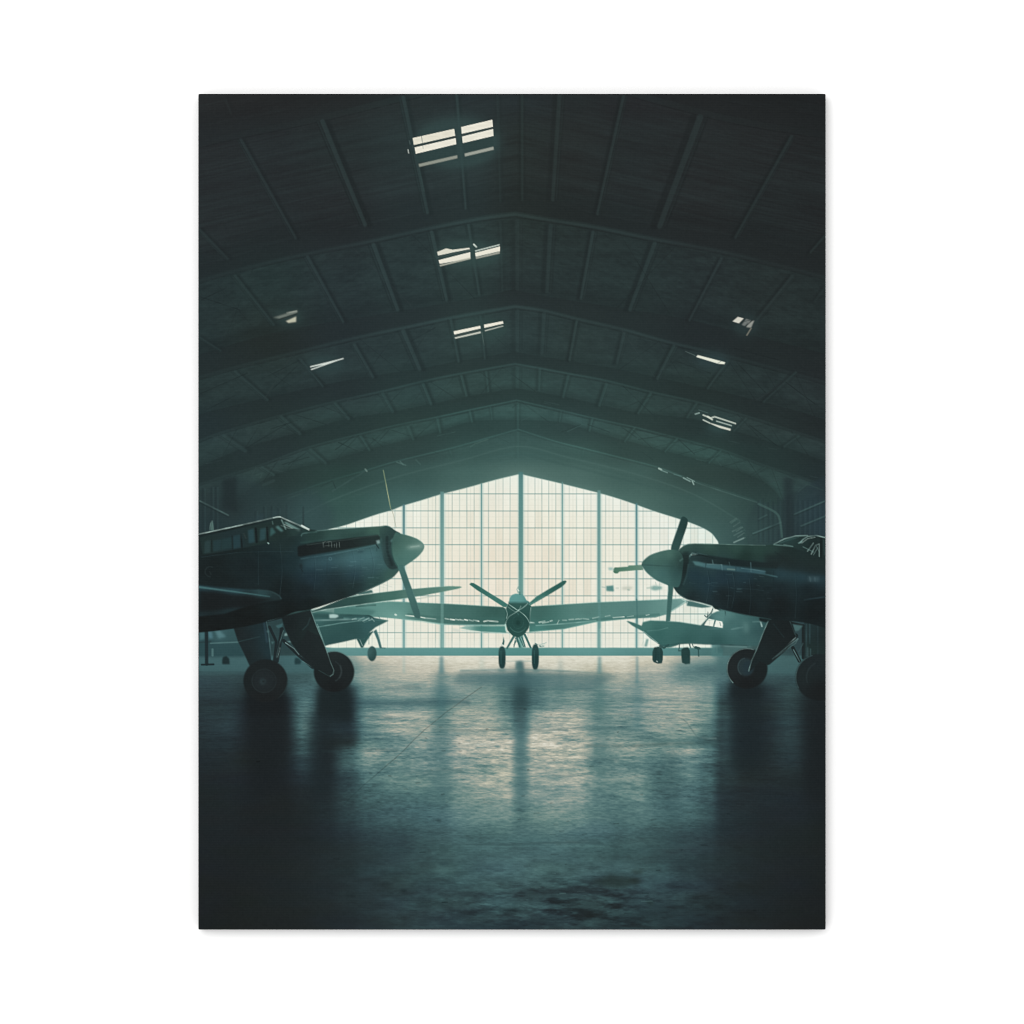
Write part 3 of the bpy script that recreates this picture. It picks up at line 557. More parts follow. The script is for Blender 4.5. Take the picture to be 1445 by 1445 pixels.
# ---------------------------------------------------------------- far things at the left, under the wing
P_LB = part('printed_background_aircraft', None, 'printed aircraft in shade under the left wing')
poly(V0((276, 880), (345, 880), (345, 926), (276, 926)), blend([(285, 898, d('2c474b')), (310, 895, d('3e6266')), (330, 905, d('365558')), (330, 920, d('2a4548')), (290, 920, d('2b474a'))]), .95, 1.0)
for p, c in [([(45, 300), (100, 285), (105, 370), (50, 390)], '4b7479'), ([(130, 290), (175, 300), (185, 370), (140, 370)], '54808a'), ([(205, 290), (250, 285), (320, 350), (240, 370)], '5a8489')]:
    poly(C(*p), d(c), .8, 1.4)
line(C((160, 418), (300, 412), (450, 405)), 1.6, d('6f9997'), .8, 1.2); line(C((45, 410), (160, 400)), 2.4, d('26383b'), .8, 1.2)
poly(C((50, 420), (450, 420), (520, 560), (50, 560)), d('2d4a4e'), .7, 2.0, mark=False)
part('landing_gear', P_LB); line(C((118, 300), (120, 630)), 4.6, d('1f2a2d'), .95, 1.2, mark=True); line(C((70, 635), (190, 632)), 2.6, d('1f2a2d'), .95, 1.2, mark=True); line(C((180, 480), (180, 540)), 3, d('6c9694'), .5, 1.6); part('wheel', P_LB)
poly(C((278, 600), (285, 560), (320, 545), (350, 575), (355, 630), (280, 630)), d('1e2b2d'), .95, .8)
poly(V0((370, 878), (450, 860), (450, 924), (370, 924)), d('2c474a'), .85, 1.5, mark=False)
part('wheel', P_LB)
poly(C((1015, 600), (1025, 565), (1060, 570), (1085, 600), (1075, 630), (1020, 632)), d('22383b'), .9, .9)

# ---------------------------------------------------------------- centre aircraft, head-on
P_C = part('printed_airplane', None, 'printed small airplane head-on in front of the glazed wall', 'printed airplanes')
wingc = blend([(560, 855, d('5b8c83')), (560, 872, d('6f9f95')), (640, 858, d('3f6a63')), (640, 872, d('466f68')), (700, 862, d('335851')), (700, 876, d('3a655e')), (480, 862, d('5e8f88')), (480, 876, d('4e7d77')), (590, 866, d('4f7c73'))])
P = part('wing', P_C)
poly(W1((240, 1000), (330, 985), (470, 974), (860, 990), (1290, 1015), (1315, 1030), (1315, 1145), (1100, 1150), (860, 1142), (700, 1116), (560, 1104), (400, 1090), (240, 1082), (60, 1085), (60, 1020)), wingc, 1, .5)
line(W1((860, 990), (1290, 1015)), 1.2, d('78a59b'), .6, 1.0); line(W1((470, 975), (860, 991)), 1.2, d('7caaa1'), .5, 1.0)
line(W1((560, 1103), (860, 1140), (1100, 1147), (1310, 1145)), 2.2, d('7fb0a7'), .75, 1.4)
line(W1((600, 1068), (820, 1092), (1300, 1104)), 3.0, d('3d6861'), .5, 2.4)
for a, b, w in [((580, 1076), (640, 1082), 2), ((690, 1088), (720, 1094), 1.8), ((725, 1095), (800, 1102), 2), ((868, 1099), (892, 1103), 2.4), ((905, 1104), (935, 1108), 2.6), ((945, 1104), (965, 1108), 2.4), ((975, 1106), (1000, 1112), 2.6), ((1010, 1106), (1030, 1111), 2.4), ((1042, 1108), (1070, 1116), 2.6), ((1075, 1110), (1112, 1118), 2.6), ((1150, 1120), (1180, 1114), 2.6), ((1190, 1116), (1250, 1121), 2.8)]:
    line(W1(a, b), w * .8, d('dfe6da'), .85, 1.0)
line(W1((505, 1070), (511, 1072)), 2.6, d('e6ebe0'), .95, 1.1)
poly(W1((970, 1168), (1020, 1152), (1310, 1152), (1312, 1205), (1180, 1200), (1060, 1185)), blend([(680, 885, d('3f7b72')), (705, 888, d('46857c')), (655, 886, d('8fb2a8'))]), .97, .6)
line(W1((990, 1186), (1130, 1196), (1310, 1207)), 1.8, d('c6d6cb'), .75, 1.2); line(W1((930, 1180), (960, 1186)), 4, d('c9d0c4'), .7, 2.2)
P = part('wing', P_C)
wingr = blend([(760, 858, d('3c655e')), (760, 872, d('3a625b')), (830, 854, d('557f78')), (830, 868, d('4b766f')), (900, 850, d('54807b')), (900, 866, d('55807a')), (955, 850, d('5d8984')), (960, 845, d('7fa69d')), (930, 868, d('5f8c85')), (760, 886, d('4a877e')), (830, 879, d('5f958c'))])
poly(W2((76, 884), (500, 858), (800, 845), (1050, 834), (1080, 846), (1076, 858), (960, 932), (880, 955), (700, 964), (500, 984), (300, 1028), (76, 1048)), wingr, 1, .5)
line(W2((80, 885), (500, 858), (800, 845), (1050, 834)), 1.3, d('a5c8bd'), .6, 1.0)
line(W2((76, 1000), (280, 985), (500, 968), (760, 948), (900, 935)), 3.2, d('40706a'), .55, 2.4); line(W2((120, 1006), (300, 994), (500, 974)), 1.6, d('8fb8ae'), .7, 1.2); line(W2((76, 1046), (300, 1027), (500, 983), (700, 963)), 1.3, d('82b3a9'), .6, 1.0)
line(W2((1050, 840), (1078, 850), (960, 930)), 1.6, d('bcd2c8'), .7, 1.2)
for a, b, w in [((85, 986), (105, 988), 2.6), ((140, 985), (175, 978), 2.8), ((160, 990), (200, 982), 2.0), ((210, 978), (222, 974), 2.2), ((255, 995), (265, 972), 1.4), ((290, 972), (312, 972), 2.2), ((330, 968), (358, 966), 2.4), ((370, 966), (390, 963), 2.2), ((395, 965), (412, 962), 2), ((420, 962), (455, 966), 2), ((480, 960), (520, 950), 2), ((560, 948), (590, 942), 1.8), ((610, 955), (680, 950), 2), ((700, 950), (740, 945), 1.4), ((820, 940), (840, 936), 1.4)]:
    line(W2(a, b), w * .8, d('d8e2d6'), .8, 1.0)
line(V0((845.5, 848), (846, 885)), 3.8, d('5a8a86'), .45, 1.6); line(V0((624, 852), (624, 884)), 4.2, d('77a69d'), .45, 1.6)
line(V0((898.5, 846), (899.5, 880)), 2.2, d('3f6d6c'), .7, 1.2)
P = part('landing_gear', P_C)
for p, w, w2 in [([(690, 848), (618, 972)], 3.4, 2.6), ([(705, 865), (688, 962)], 1.2, 1.2), ([(718, 870), (748, 958)], 3.2, 2.6), ([(745, 865), (790, 962)], 1.6, 1.4), ([(770, 860), (802, 958)], 2.0, 1.8), ([(800, 838), (858, 966)], 3.2, 2.6), ([(690, 940), (720, 885), (745, 950)], 1.5, 1.5)]:
    line(E(*p), w, d('3a6a66'), .97, .9, w2=w2, mark=True)
use(P_C)
hull = E((600, 700), (605, 640), (600, 590), (612, 555), (630, 520), (640, 500), (840, 500), (858, 535), (866, 560), (856, 620), (854, 690), (838, 770), (795, 832), (730, 868), (670, 842), (622, 790))
poly(hull, blend([(716, 858, d('2f5650')), (731, 852, d('335d56')), (745, 856, d('2e5650')), (731, 875, d('213f3b')), (720, 880, d('264944')), (742, 882, d('274a45')), (731, 895, d('2b514c'))]), 1, .5)
P = part('cockpit_hood', P_C)
poly(E((636, 502), (645, 460), (668, 430), (700, 418), (770, 420), (796, 448), (816, 484), (842, 500), (842, 512), (636, 512)), blend([(725, 841, d('5b9792')), (735, 846, d('5b9792')), (745, 848, d('4f8883'))]), 1, .5)
line(E((636, 505), (840, 505)), 1.8, d('3c6b66'), .7, 1.2); line(E((735, 345), (718, 372), (728, 405), (745, 385), (735, 365)), 1.3, d('4b7f79'), .95, .9); line(E((728, 375), (738, 388)), 1.6, d('dfe6da'), .8, .9); line(E((748, 400), (748, 425)), 1.6, d('3c6b66'), .8, .9)
use(P_C)
LW = d('a9c9be')
for p, w in [([(640, 528), (690, 562), (735, 585), (800, 545), (830, 515)], 1.3), ([(628, 552), (680, 590), (715, 602), (740, 580)], 1.0), ([(735, 590), (690, 618), (640, 650), (612, 695), (600, 750), (615, 800), (650, 838)], 1.1), ([(735, 590), (790, 632), (825, 672), (845, 712)], 1.0), ([(600, 560), (620, 620), (612, 670)], 1.2), ([(862, 560), (852, 640), (850, 720)], 1.2), ([(600, 730), (604, 790)], 1.8)]:
    line(E(*p), w, LW, .8, .9, sm=4)
line(ell(731, 876, 13.5, 16)[4:17], 1.0, d('5a8a80'), .5, 1.0); line(ell(731, 878, 8, 9), .8, d('3d6a63'), .5, 1.0); poly(ell(731, 879, 3.2, 3.6), d('1e3a36'), .8, .8, mark=False)
line(E((735, 590), (760, 545)), 1.0, LW, .7, .9); line(E((725, 620), (735, 628)), 1.4, d('5f958c'), .7, 1)
for pp in (E((233, 322), (250, 306), (275, 308), (330, 340), (450, 416), (560, 482), (628, 528), (610, 556), (580, 552), (500, 500), (420, 448), (310, 380)),
           E((1226, 292), (1215, 283), (1188, 286), (1130, 320), (1020, 384), (920, 445), (850, 505), (838, 530), (852, 540), (900, 512), (1050, 425), (1170, 352), (1210, 318))):
    P = part('propeller_blade', P_C); poly(pp, blend([(672, 830, d('33665d')), (700, 845, d('3f776d')), (790, 828, d('2d5c54')), (755, 848, d('3f776d'))]), 1, .45)
line(E((840, 530), (900, 500), (1000, 440)), .9, d('8fb8ab'), .5, .9)
for cx, cy, rx, ry, tilt in [(567, 1068, 36, 114, .015), (906, 1062, 36, 130, -.01)]:
    P = part('wheel', P_C)
    q = E((cx, cy))[0]; th = np.linspace(0, 2 * np.pi, 40, endpoint=False); se = lambda v: np.sign(v) * np.abs(v) ** .72
    poly(np.stack([q[0] + rx / S7 * se(np.cos(th)) + tilt * 10 * np.sin(th), q[1] + ry / S7 * se(np.sin(th))], 1), blend([(q[0] - 3, q[1] - 8, d('2b4f4e')), (q[0] + 2, q[1], d('1d3635')), (q[0], q[1] + 12, d('233f40'))]), 1, .6)
    line([(q[0] - 1.5, q[1] - 9), (q[0] - 1.5, q[1] + 9)], 1.0, d('3d6b68'), .6, 1.0)
use(P_C)
poly(E((583, 855), (592, 900), (588, 940), (560, 945), (575, 905)), d('33605c'), .95, .4); line(E((565, 935), (575, 942)), 1.8, d('d5ddd2'), .8, 1.0); line(E((905, 925), (925, 935)), 1.6, d('335d5a'), .9, 1.0)
use(P_WIN); line(E((935, 935), (1000, 925), (1018, 915)), .9, d('7fa39d'), .7, .9); poly(E((940, 938), (1005, 932), (1005, 960), (940, 962)), d('b4c4b9'), .6, .8); line(E((950, 950), (962, 955)), 1.8, d('3f6a67'), .9, 1.0); line(E((980, 953), (990, 953)), 1.4, d('5f8884'), .8, 1)
use(P_FLOOR); line(E((600, 1105), (870, 1105)), 1.2, d('86a29a'), .6, 1.2); poly(E((706, 1108), (765, 1108), (775, 1190), (700, 1190)), d('40696a'), .8, 1.4, mark=False)
poly(E((525, 1180), (600, 1180), (600, 1215), (530, 1215)), d('4c7574'), .6, 1.6, mark=False); poly(E((880, 1195), (945, 1190), (945, 1220), (880, 1220)), d('4c7574'), .6, 1.6, mark=False)

# ---------------------------------------------------------------- far left aircraft (nose at 548,875)
P_FL = part('printed_airplane', None, 'printed airplane behind the left fighter, nose towards the glazed wall', 'printed airplanes')
bodyfl = blend([(460, 886, d('2f5250')), (500, 890, d('2c4d4c')), (520, 880, d('33595a')), (545, 876, d('35605c')), (470, 905, d('2a4a4a')), (450, 875, d('406a68')), (440, 895, d('2c4a4a'))])
poly(D((60, 300), (140, 300), (400, 330), (690, 345), (740, 372), (800, 385), (892, 402), (850, 425), (760, 470), (700, 520), (672, 575), (630, 600), (560, 590), (420, 622), (290, 648), (240, 662), (200, 600), (60, 480)), bodyfl, 1, .6)
poly(D((100, 300), (470, 260), (760, 300), (720, 350), (400, 345), (120, 330)), d('47756f'), .8, 1.5)
line(D((160, 470), (420, 425), (640, 400), (700, 380)), 1.5, d('7aa7a1'), .7, 1.1); line(D((150, 400), (360, 395), (560, 390)), 2.4, d('9dc0ba'), .55, 1.8); line(D((400, 345), (690, 352), (735, 375)), 2.0, d('274644'), .8, 1.4); line(D((440, 380), (690, 385)), 2.4, d('6fa09a'), .55, 2.0)
poly(D((130, 330), (280, 335), (280, 380), (130, 375)), d('2c4d4b'), .75, 1.2); poly(D((285, 340), (330, 335), (375, 345), (382, 362), (350, 378), (288, 378)), d('a9c5bf'), .95, .8)
for p in ([(520, 390), (560, 380)], [(580, 400), (640, 370)], [(630, 410), (690, 375)], [(720, 380), (745, 410)], [(690, 400), (720, 390)]): line(D(*p), 1.4, d('b9d2ca'), .6, 1.2)
line(D((640, 420), (720, 395), (860, 402)), 1.2, d('5d8d86'), .5, 1.0); line(D((790, 360), (805, 385)), 1, d('46706c'), .7, .9)
P = part('propeller_blade', P_FL)
poly(D((738, 512), (765, 490), (785, 540), (808, 620), (822, 678), (860, 680), (858, 688), (800, 686), (775, 600)), d('406b6b'), 1, .5)
line(D((770, 500), (812, 640)), .9, d('8db0aa'), .6, .9)
P = part('landing_gear', P_FL)
poly(D((565, 590), (640, 590), (690, 530), (740, 505), (690, 580), (650, 640), (630, 680), (610, 680), (590, 640)), d('2d5351'), 1, .5); line(D((600, 600), (625, 660)), 1.0, d('c2d4cb'), .6, .9); line(D((690, 560), (650, 650)), 1.2, d('8fb3ac'), .5, 1); line(D((690, 560), (690, 640)), 1.3, d('3d6865'), .8, 1)
P = part('wheel', P_FL)
q = D((722, 740))[0]; poly(ell(q[0], q[1], 6.4, 10.6), blend([(q[0] - 4, q[1], d('4c7675')), (q[0] + 3, q[1], d('24403f')), (q[0], q[1] + 8, d('223c3c'))]), 1, .6)
line(D((668, 740), (678, 780)), 2.0, d('5a8482'), .7, 1.4)
P = part('wing', P_FL)
poly(W1((-110, 1050), (0, 1005), (150, 945), (260, 928), (350, 915), (580, 887), (760, 872), (900, 862), (975, 864), (992, 870), (960, 882), (860, 902), (700, 932), (560, 955), (300, 992), (0, 1034), (-110, 1056)),
     blend([(640, 828, d('5f8a7b')), (600, 835, d('557f73')), (550, 840, d('3f6a60')), (500, 846, d('2c4b47')), (470, 852, d('2b4745')), (580, 843, d('52796f'))]), 1, .5)
line(W1((-110, 1056), (0, 1032), (300, 990), (560, 955), (680, 935)), 1.7, d('a7c7bd'), .8, 1.1, w2=1.0); line(W1((640, 958), (820, 932)), 1.4, d('8d9d90'), .8, 1.2); line(W1((560, 965), (820, 935)), 1.0, d('e0e0d2'), .5, 1.0)
line(W1((150, 945), (350, 915), (580, 887), (900, 862)), 1.0, d('8ab0a5'), .5, .9)
poly(W1((230, 915), (260, 905), (330, 890), (345, 908), (300, 918), (240, 925)), d('38605d'), .95, .7); line(W1((150, 944), (250, 918)), 1.6, d('6c938d'), .5, 1.2); line(W1((220, 1010), (360, 1000)), 2.0, d('2d4f4b'), .7, 1.6)
use(P_WIN); line(W1((380, 840), (480, 868)), .8, d('a9b6ab'), .5, .9); line(W1((375, 860), (440, 878)), .7, d('a9b6ab'), .5, .9)

# ---------------------------------------------------------------- far right aircraft
P_FR = part('printed_airplane', None, 'printed low airplane behind the right fighter', 'printed airplanes')
poly(V0((1004, 905), (1060, 900), (1060, 926), (1004, 926)), d('4a7776'), .9, 1.5, mark=False)
bodyfr = blend([(912, 880, d('44756e')), (940, 880, d('3f6e68')), (930, 895, d('33605c')), (960, 885, d('3d6a66')), (970, 902, d('305855')), (1000, 890, d('38625f')), (1010, 905, d('2c5150')), (1035, 885, d('456f6e')), (1060, 885, d('36595a')), (1020, 868, d('5b8985')), (1075, 900, d('2f4d4f'))])
poly(F((318, 698), (340, 698), (400, 715), (472, 745), (485, 708), (560, 690), (700, 695), (860, 706), (1075, 740), (1125, 690), (1180, 625), (1240, 598), (1290, 585), (1445, 590), (1560, 600), (1760, 640), (1760, 960), (1445, 940), (1200, 936), (960, 926), (870, 932), (780, 962), (740, 968), (680, 955), (640, 925), (560, 872), (490, 805), (380, 745)), bodyfr, 1, .6)
line(F((485, 708), (560, 692), (700, 695), (860, 706), (1070, 738)), 1.2, d('7aa59d'), .5, 1.0); line(F((530, 798), (640, 790), (740, 765)), 1.2, d('6b9a92'), .6, 1.1); line(F((640, 925), (680, 945), (870, 925), (1200, 935)), 1.2, d('28494a'), .6, 1.2)
line(F((490, 800), (640, 920)), 1.0, d('b7cdc4'), .5, .9)
P = part('canopy', P_FR)
poly(F((1085, 745), (1130, 690), (1190, 630), (1320, 640), (1310, 700), (1310, 775), (1090, 790)), blend([(1000, 875, d('2c4f4f')), (1010, 870, d('5c8a86')), (1020, 872, d('588582'))]), .95, .6)
poly(F((1110, 738), (1140, 690), (1158, 672), (1216, 684), (1200, 752)), d('dfe4d9'), 1, .4); poly(F((1212, 754), (1232, 690), (1292, 700), (1302, 728), (1298, 766)), d('e2e6dc'), 1, .4)
line(F((1165, 690), (1165, 735)), .8, d('93a8a0'), .6, .8); line(F((1270, 710), (1280, 745)), 1.4, d('3a5c5b'), .8, .9); line(F((1130, 690), (1210, 682), (1300, 700)), 1.0, d('7fa69f'), .6, .9)
for p, w in [([(1140, 655), (1150, 605)], 1.1), ([(1115, 640), (1140, 660), (1180, 610)], 1.4), ([(1180, 615), (1200, 570)], 1.6), ([(1210, 550), (1270, 580)], 3.2), ([(1325, 600), (1330, 640)], 1.4)]: line(F(*p), w, d('335553'), .9, .9, mark=True)
use(P_FR)
poly(ell(*F((1375, 670))[0], 8.5, 9), blend([(1028, 870, d('5a8784')), (1032, 878, d('3c6362'))]), .9, 1.2); line(F((1390, 780), (1445, 770), (1500, 760)), 2.2, d('82aaa5'), .5, 1.8)
poly(H((230, 800), (330, 820), (380, 860), (340, 900), (270, 880)), d('4a7472'), .4, 4); poly(H((280, 850), (320, 870), (320, 930), (290, 930)), d('6f9a95'), .5, 3); line(H((400, 850), (410, 885)), 2.2, d('a9c5bf'), .75, 1.4); line(H((350, 855), (410, 852)), 2, d('6d9692'), .5, 1.8)
poly(H((290, 950), (480, 930), (420, 1100), (300, 1080)), d('4a7371'), .35, 4, mark=False); line(F((1200, 934), (1440, 942), (1560, 948)), 1.6, d('2b4a4b'), .7, 1.3); line(F((1210, 950), (1440, 958), (1540, 962)), 2.0, d('6f9a96'), .6, 1.6)
use(P_FLOOR); poly(H((140, 1090), (300, 1090), (420, 1300), (160, 1120)), d('4a7273'), .35, 4, mark=False)
for (v, cx) in ((F, 636), (F, 924)):
    P = part('wheel', P_FR)
    if cx < 700: pts = F((582, 1090), (584, 1010), (600, 965), (640, 955), (676, 968), (690, 1010), (688, 1090), (680, 1126), (640, 1132), (595, 1115))
    else: pts = F((885, 1120), (878, 1060), (876, 990), (900, 968), (945, 962), (966, 1000), (968, 1080), (966, 1132), (920, 1136))
    poly(pts, blend([(pts[0][0] + 2, pts[0][1] - 10, d('25413f')), (pts[5][0], pts[5][1] + 5, d('1f3736')), (pts[7][0], pts[7][1], d('2b4a4a'))]), 1, .5)
line(F((620, 970), (615, 1100)), 1.4, d('152827'), .6, 1.0); line(F((650, 965), (660, 1100)), 1.2, d('3a5f5c'), .5, 1.0); line(F((627, 1105), (633, 1110)), 1.6, d('c6d3ca'), .9, 1.0); line(F((620, 960), (650, 950)), 1.5, d('b7cdc4'), .6, 1.1); line(F((900, 965), (945, 958)), 1.5, d('9dbab1'), .5, 1.1)
P = part('landing_gear', P_FR)
for p, w in [([(660, 950), (700, 970), (745, 940)], 3.0), ([(860, 940), (850, 1000), (870, 1000)], 1.3), ([(1030, 960), (1052, 990), (1055, 1055)], 1.6), ([(1020, 965), (1060, 975)], 3.6), ([(960, 930), (970, 965)], 1.6), ([(990, 930), (1000, 960)], 1.2)]: line(F(*p), w, d('2b4e4c'), .95, 1.0, mark=True)
use(P_WIN); poly(F((520, 880), (545, 880), (528, 955), (500, 955)), d('6f9690'), .9, .8); line(F((490, 905), (475, 950)), 1.0, d('8aa9a1'), .6, 1.0)
poly(F((1230, 940), (1310, 940), (1310, 1020), (1230, 1020)), d('3b6363'), .6, 1.5, mark=False); line(F((1240, 950), (1240, 1020)), 1, d('69918d'), .5, 1.2)
# tail surfaces seen past the right fighter's chin
poly(G((640, 1065), (700, 1075), (800, 1100), (900, 1130), (800, 1140), (640, 1118)), d('3c6461'), .97, .6); line(G((650, 1080), (640, 1115)), 1.6, d('c6d6cb'), .6, 1.2)

# ---------------------------------------------------------------- hanging cable
P_CAB = part('printed_hanging_cable', None, 'printed thin cable hanging from the roof')
line(L7((1305, 500), (1325, 600), (1355, 760)), 1.5, d('7d9270'), .85, 1.0, mark=True); line(L7((1322, 590), (1352, 745)), .8, d('b3b98f'), .8, .8)
line(W1((480, 305), (495, 360), (510, 435)), .9, d('a3a693'), .8, .9)

# ---------------------------------------------------------------- left fighter
P_L = part('printed_airplane', None, 'printed dark fighter at the left, nose to the right', 'printed airplanes')
K0 = d('1f2324')
# gear first (behind the hull)
P = part('landing_leg', P_L)
poly(C((395, 262), (560, 200), (720, 60), (740, 180), (752, 300), (785, 590), (800, 650), (560, 650), (500, 520), (440, 400)),
     blend([(335, 893, d('1f2526')), (350, 900, d('1f2729')), (368, 885, d('202e31')), (374, 900, d('22353a')), (378, 920, d('22353a')), (365, 930, d('20292b')), (350, 925, d('1e2526'))]), 1, .6)
line(C((702, 60), (722, 160), (748, 300), (765, 440), (782, 585)), 1.6, d('5c8587'), .75, 1.3, sm=4); line(C((690, 100), (735, 400)), 3.0, d('304852'), .6, 2.6); line(C((450, 400), (660, 350)), 1.2, d('2f4648'), .7, 1.2)
poly(C((730, 290), (755, 285), (756, 305), (735, 308)), d('4f7678'), .7, .8)
P = part('strut', P_L)
for p, w in [([(885, 270), (880, 330), (835, 600)], 5.5), ([(905, 390), (1060, 540), (1200, 660)], 5.0), ([(760, 250), (830, 400), (810, 600)], 4.0), ([(745, 190), (900, 150)], 3.0)]: line(C(*p), w, d('20292b'), .98, 1.0, mark=True)
for p, w, c in [([(903, 290), (860, 430), (830, 560)], 1.1, '5f8886'), ([(925, 412), (1010, 470), (1060, 530)], 1.3, '8fb3b0'), ([(1080, 545), (1180, 612)], 1.0, '6f9794'), ([(1100, 600), (1190, 660)], .9, '5f8886'), ([(745, 190), (900, 140)], 1.0, '4d7272'), ([(870, 460), (845, 560)], .9, '86aaa6')]: line(C(*p), w, d(c), .85, 1.0)
use(P_LB)
for p, c in [([(820, 240), (900, 210), (890, 250), (850, 265)], '3f6467'), ([(915, 320), (955, 295), (972, 335), (910, 345)], '7da19d'), ([(930, 400), (1000, 385), (1000, 415)], '6f9794'), ([(775, 400), (810, 400), (790, 430)], '466b6b')]: poly(C(*p), d(c), .9, .6)
P = part('landing_leg', P_L)
poly(C((880, 145), (1180, 75), (1240, 240), (1290, 360), (1335, 470), (1385, 600), (1418, 690), (1405, 745), (1375, 770), (1310, 740), (1250, 700), (1200, 670), (1060, 520), (985, 420), (920, 280)),
     blend([(410, 880, d('1c2223')), (430, 880, d('20292a')), (440, 900, d('22302f')), (455, 930, d('222c2e')), (430, 910, d('1d2324'))]), 1, .6)
line(C((1182, 82), (1240, 240), (1290, 360), (1335, 470), (1385, 600), (1416, 690), (1400, 745)), 1.2, d('7fa7a2'), .85, 1.0); line(C((1175, 160), (1150, 230), (1100, 280)), 1.4, d('31494a'), .7, 1.6); line(C((1400, 748), (1370, 770), (1260, 705)), .9, d('3d5c5c'), .6, 1)
P = part('wheel', P_L)
q = C((720, 800))[0]; TY = blend([(q[0] - 22, q[1], d('1d2324')), (q[0], q[1] - 22, d('1e2425')), (q[0] + 20, q[1], d('202526')), (q[0], q[1] + 24, d('1d2021')), (q[0] + 5, q[1], d('1f2324'))])
poly(ell(q[0], q[1], 31.2, 30.4), TY, 1, .7); poly(ell(q[0] - 2, q[1], 16, 15.5), d('22292b'), .8, 2.0); line(ell(q[0] - 2, q[1], 17, 16.5), 1.2, d('2b3638'), .6, 1.6); poly(ell(q[0] - 4, q[1] + 1, 4.5, 4.5), d('2e3c3f'), .8, 1.6); poly(ell(q[0] - 3, q[1] + 1, 1.6, 1.6), d('1b2021'), .8, .8)
line(ell(q[0], q[1], 30.6, 29.8)[0:7], 1.0, d('35504f'), .4, 1.2)
P = part('wheel', P_L)
q = D((335, 920))[0]; wheel_r = q
poly(ell(q[0], q[1] + .5, 28.6, 28.6), blend([(q[0] - 20, q[1], d('1d2324')), (q[0], q[1] - 20, d('22292a')), (q[0] + 20, q[1], d('202627')), (q[0], q[1] + 24, d('1c1f20'))]), 1, .7)
line(ell(q[0], q[1], 28.2, 28.2)[26:40], 1.2, d('6f9794'), .6, 1.2); line(ell(q[0] - 4, q[1], 14, 15)[33:40], 1.6, d('323d3e'), .8, 1.5); line(ell(q[0] - 4, q[1], 14, 15)[0:8], 1.6, d('323d3e'), .8, 1.5)
line(D((400, 860), (412, 930), (390, 985)), 2.0, d('343e3f'), .7, 1.8, sm=4)
use(PARTS.index(PARTS[-3]))
poly(D((60, 500), (190, 560), (260, 740), (300, 850), (333, 915), (322, 955), (290, 970), (230, 945), (130, 880), (20, 770), (-30, 700)), d('1f2627'), 1, .6, mark=True)
line(D((165, 440), (240, 650), (300, 830), (334, 910), (325, 950), (295, 970)), 1.2, d('7fa7a2'), .75, 1.0); line(D((290, 972), (180, 910)), .9, d('3d5c5c'), .6, 1.0)
# hull
use(P_L)
top = A((20, 396), (45, 390), (800, 220), (860, 210), (920, 235), (1050, 290), (1160, 338), (1230, 352)) + B((450, 332), (800, 308), (860, 303), (905, 315), (960, 355), (1010, 382))
bot = B((1005, 752), (940, 825), (850, 880), (700, 950), (600, 990), (450, 1040), (100, 1155), (-60, 1180)) + A((890, 1235), (740, 1270), (700, 1290), (390, 1352), (45, 1392), (20, 1394))
hullp = np.concatenate([np.array(top), smooth(bot, 4)])
hullc = blend([(285, 765, d('222d2f')), (340, 760, d('202b2c')), (400, 765, d('263536')), (300, 800, d('1f2729')), (350, 800, d('202a2d')), (385, 795, d('202d31')), (415, 792, d('24363b')), (440, 800, d('283f4a')), (440, 815, d('253640')), (430, 835, d('20292d')), (400, 830, d('1e2628')), (300, 860, d('1d2224')), (350, 870, d('1d2122')), (290, 880, d('1d2122')),
               (470, 752, d('3a5a56')), (500, 750, d('3f635e')), (530, 748, d('44695f')), (445, 756, d('2d4543')), (500, 760, d('2a403d')), (460, 795, d('2c4651')), (500, 790, d('36555e')), (525, 790, d('3f646a')), (500, 810, d('2b434e')), (525, 805, d('345258')), (470, 822, d('243238')), (500, 828, d('243334')), (530, 820, d('31504e')), (550, 812, d('40655f')), (540, 795, d('41666a')), (480, 838, d('202a2b')), (440, 855, d('1d2526')), (410, 862, d('1d2223'))], 3.2, 80)
poly(hullp, lambda X, Y: hullc(X, Y) * np.array([.87, .88, .86]) + 5 * fbm(X / 22, Y / 8, 4, 111)[..., None] * np.array([.5, 1, 1.1]), 1, .5)
# panel lines, hatches
for p, a in [([(1090, 660), (1085, 800)], .5), ([(1350, 620), (1345, 800)], .4)]: line(A(*p), 1.0, d('1c2629'), a, 1.1)
for p in ([(255, 620), (255, 720)], [(255, 620), (330, 610)], [(420, 590), (430, 700)], [(600, 560), (610, 800)], [(0, 760), (400, 690), (800, 620)]): line(B(*p), .9, d('22343c'), .35, 1.1)
for v, p, a in [(B, [(130, 610), (140, 760), (125, 960)], .45), (B, [(520, 560), (545, 720), (520, 930)], .45), (B, [(700, 530), (735, 690), (715, 850)], .4), (A, [(640, 560), (640, 900)], .35), (A, [(860, 480), (880, 760), (860, 1010)], .4), (B, [(0, 800), (400, 790), (820, 745)], .4), (A, [(60, 620), (500, 570), (1000, 560)], .35)]:
    q = smooth(v(*p), 6); line(q, .9, d('18262b'), a, 1.0, mark=False); line(q + np.array([1.1, .3]), .8, d('5f8288'), a * .45, 1.0)
rv = np.random.default_rng(41)
for k in range(46):
    q = B((rv.uniform(20, 800), rv.uniform(610, 900)))[0]
    line([q, (q[0] + rv.uniform(2, 9), q[1] + rv.uniform(-.8, .4))], rv.uniform(.7, 1.3), d('6c9196') if rv.random() < .5 else d('1f2f36'), rv.uniform(.12, .34), 1.2)
for k in range(30): line([(424 + k * 3.6, 789 - k * .56), (424.6 + k * 3.6, 789 - k * .56)], .8, d('1c2b31'), .5, .9)
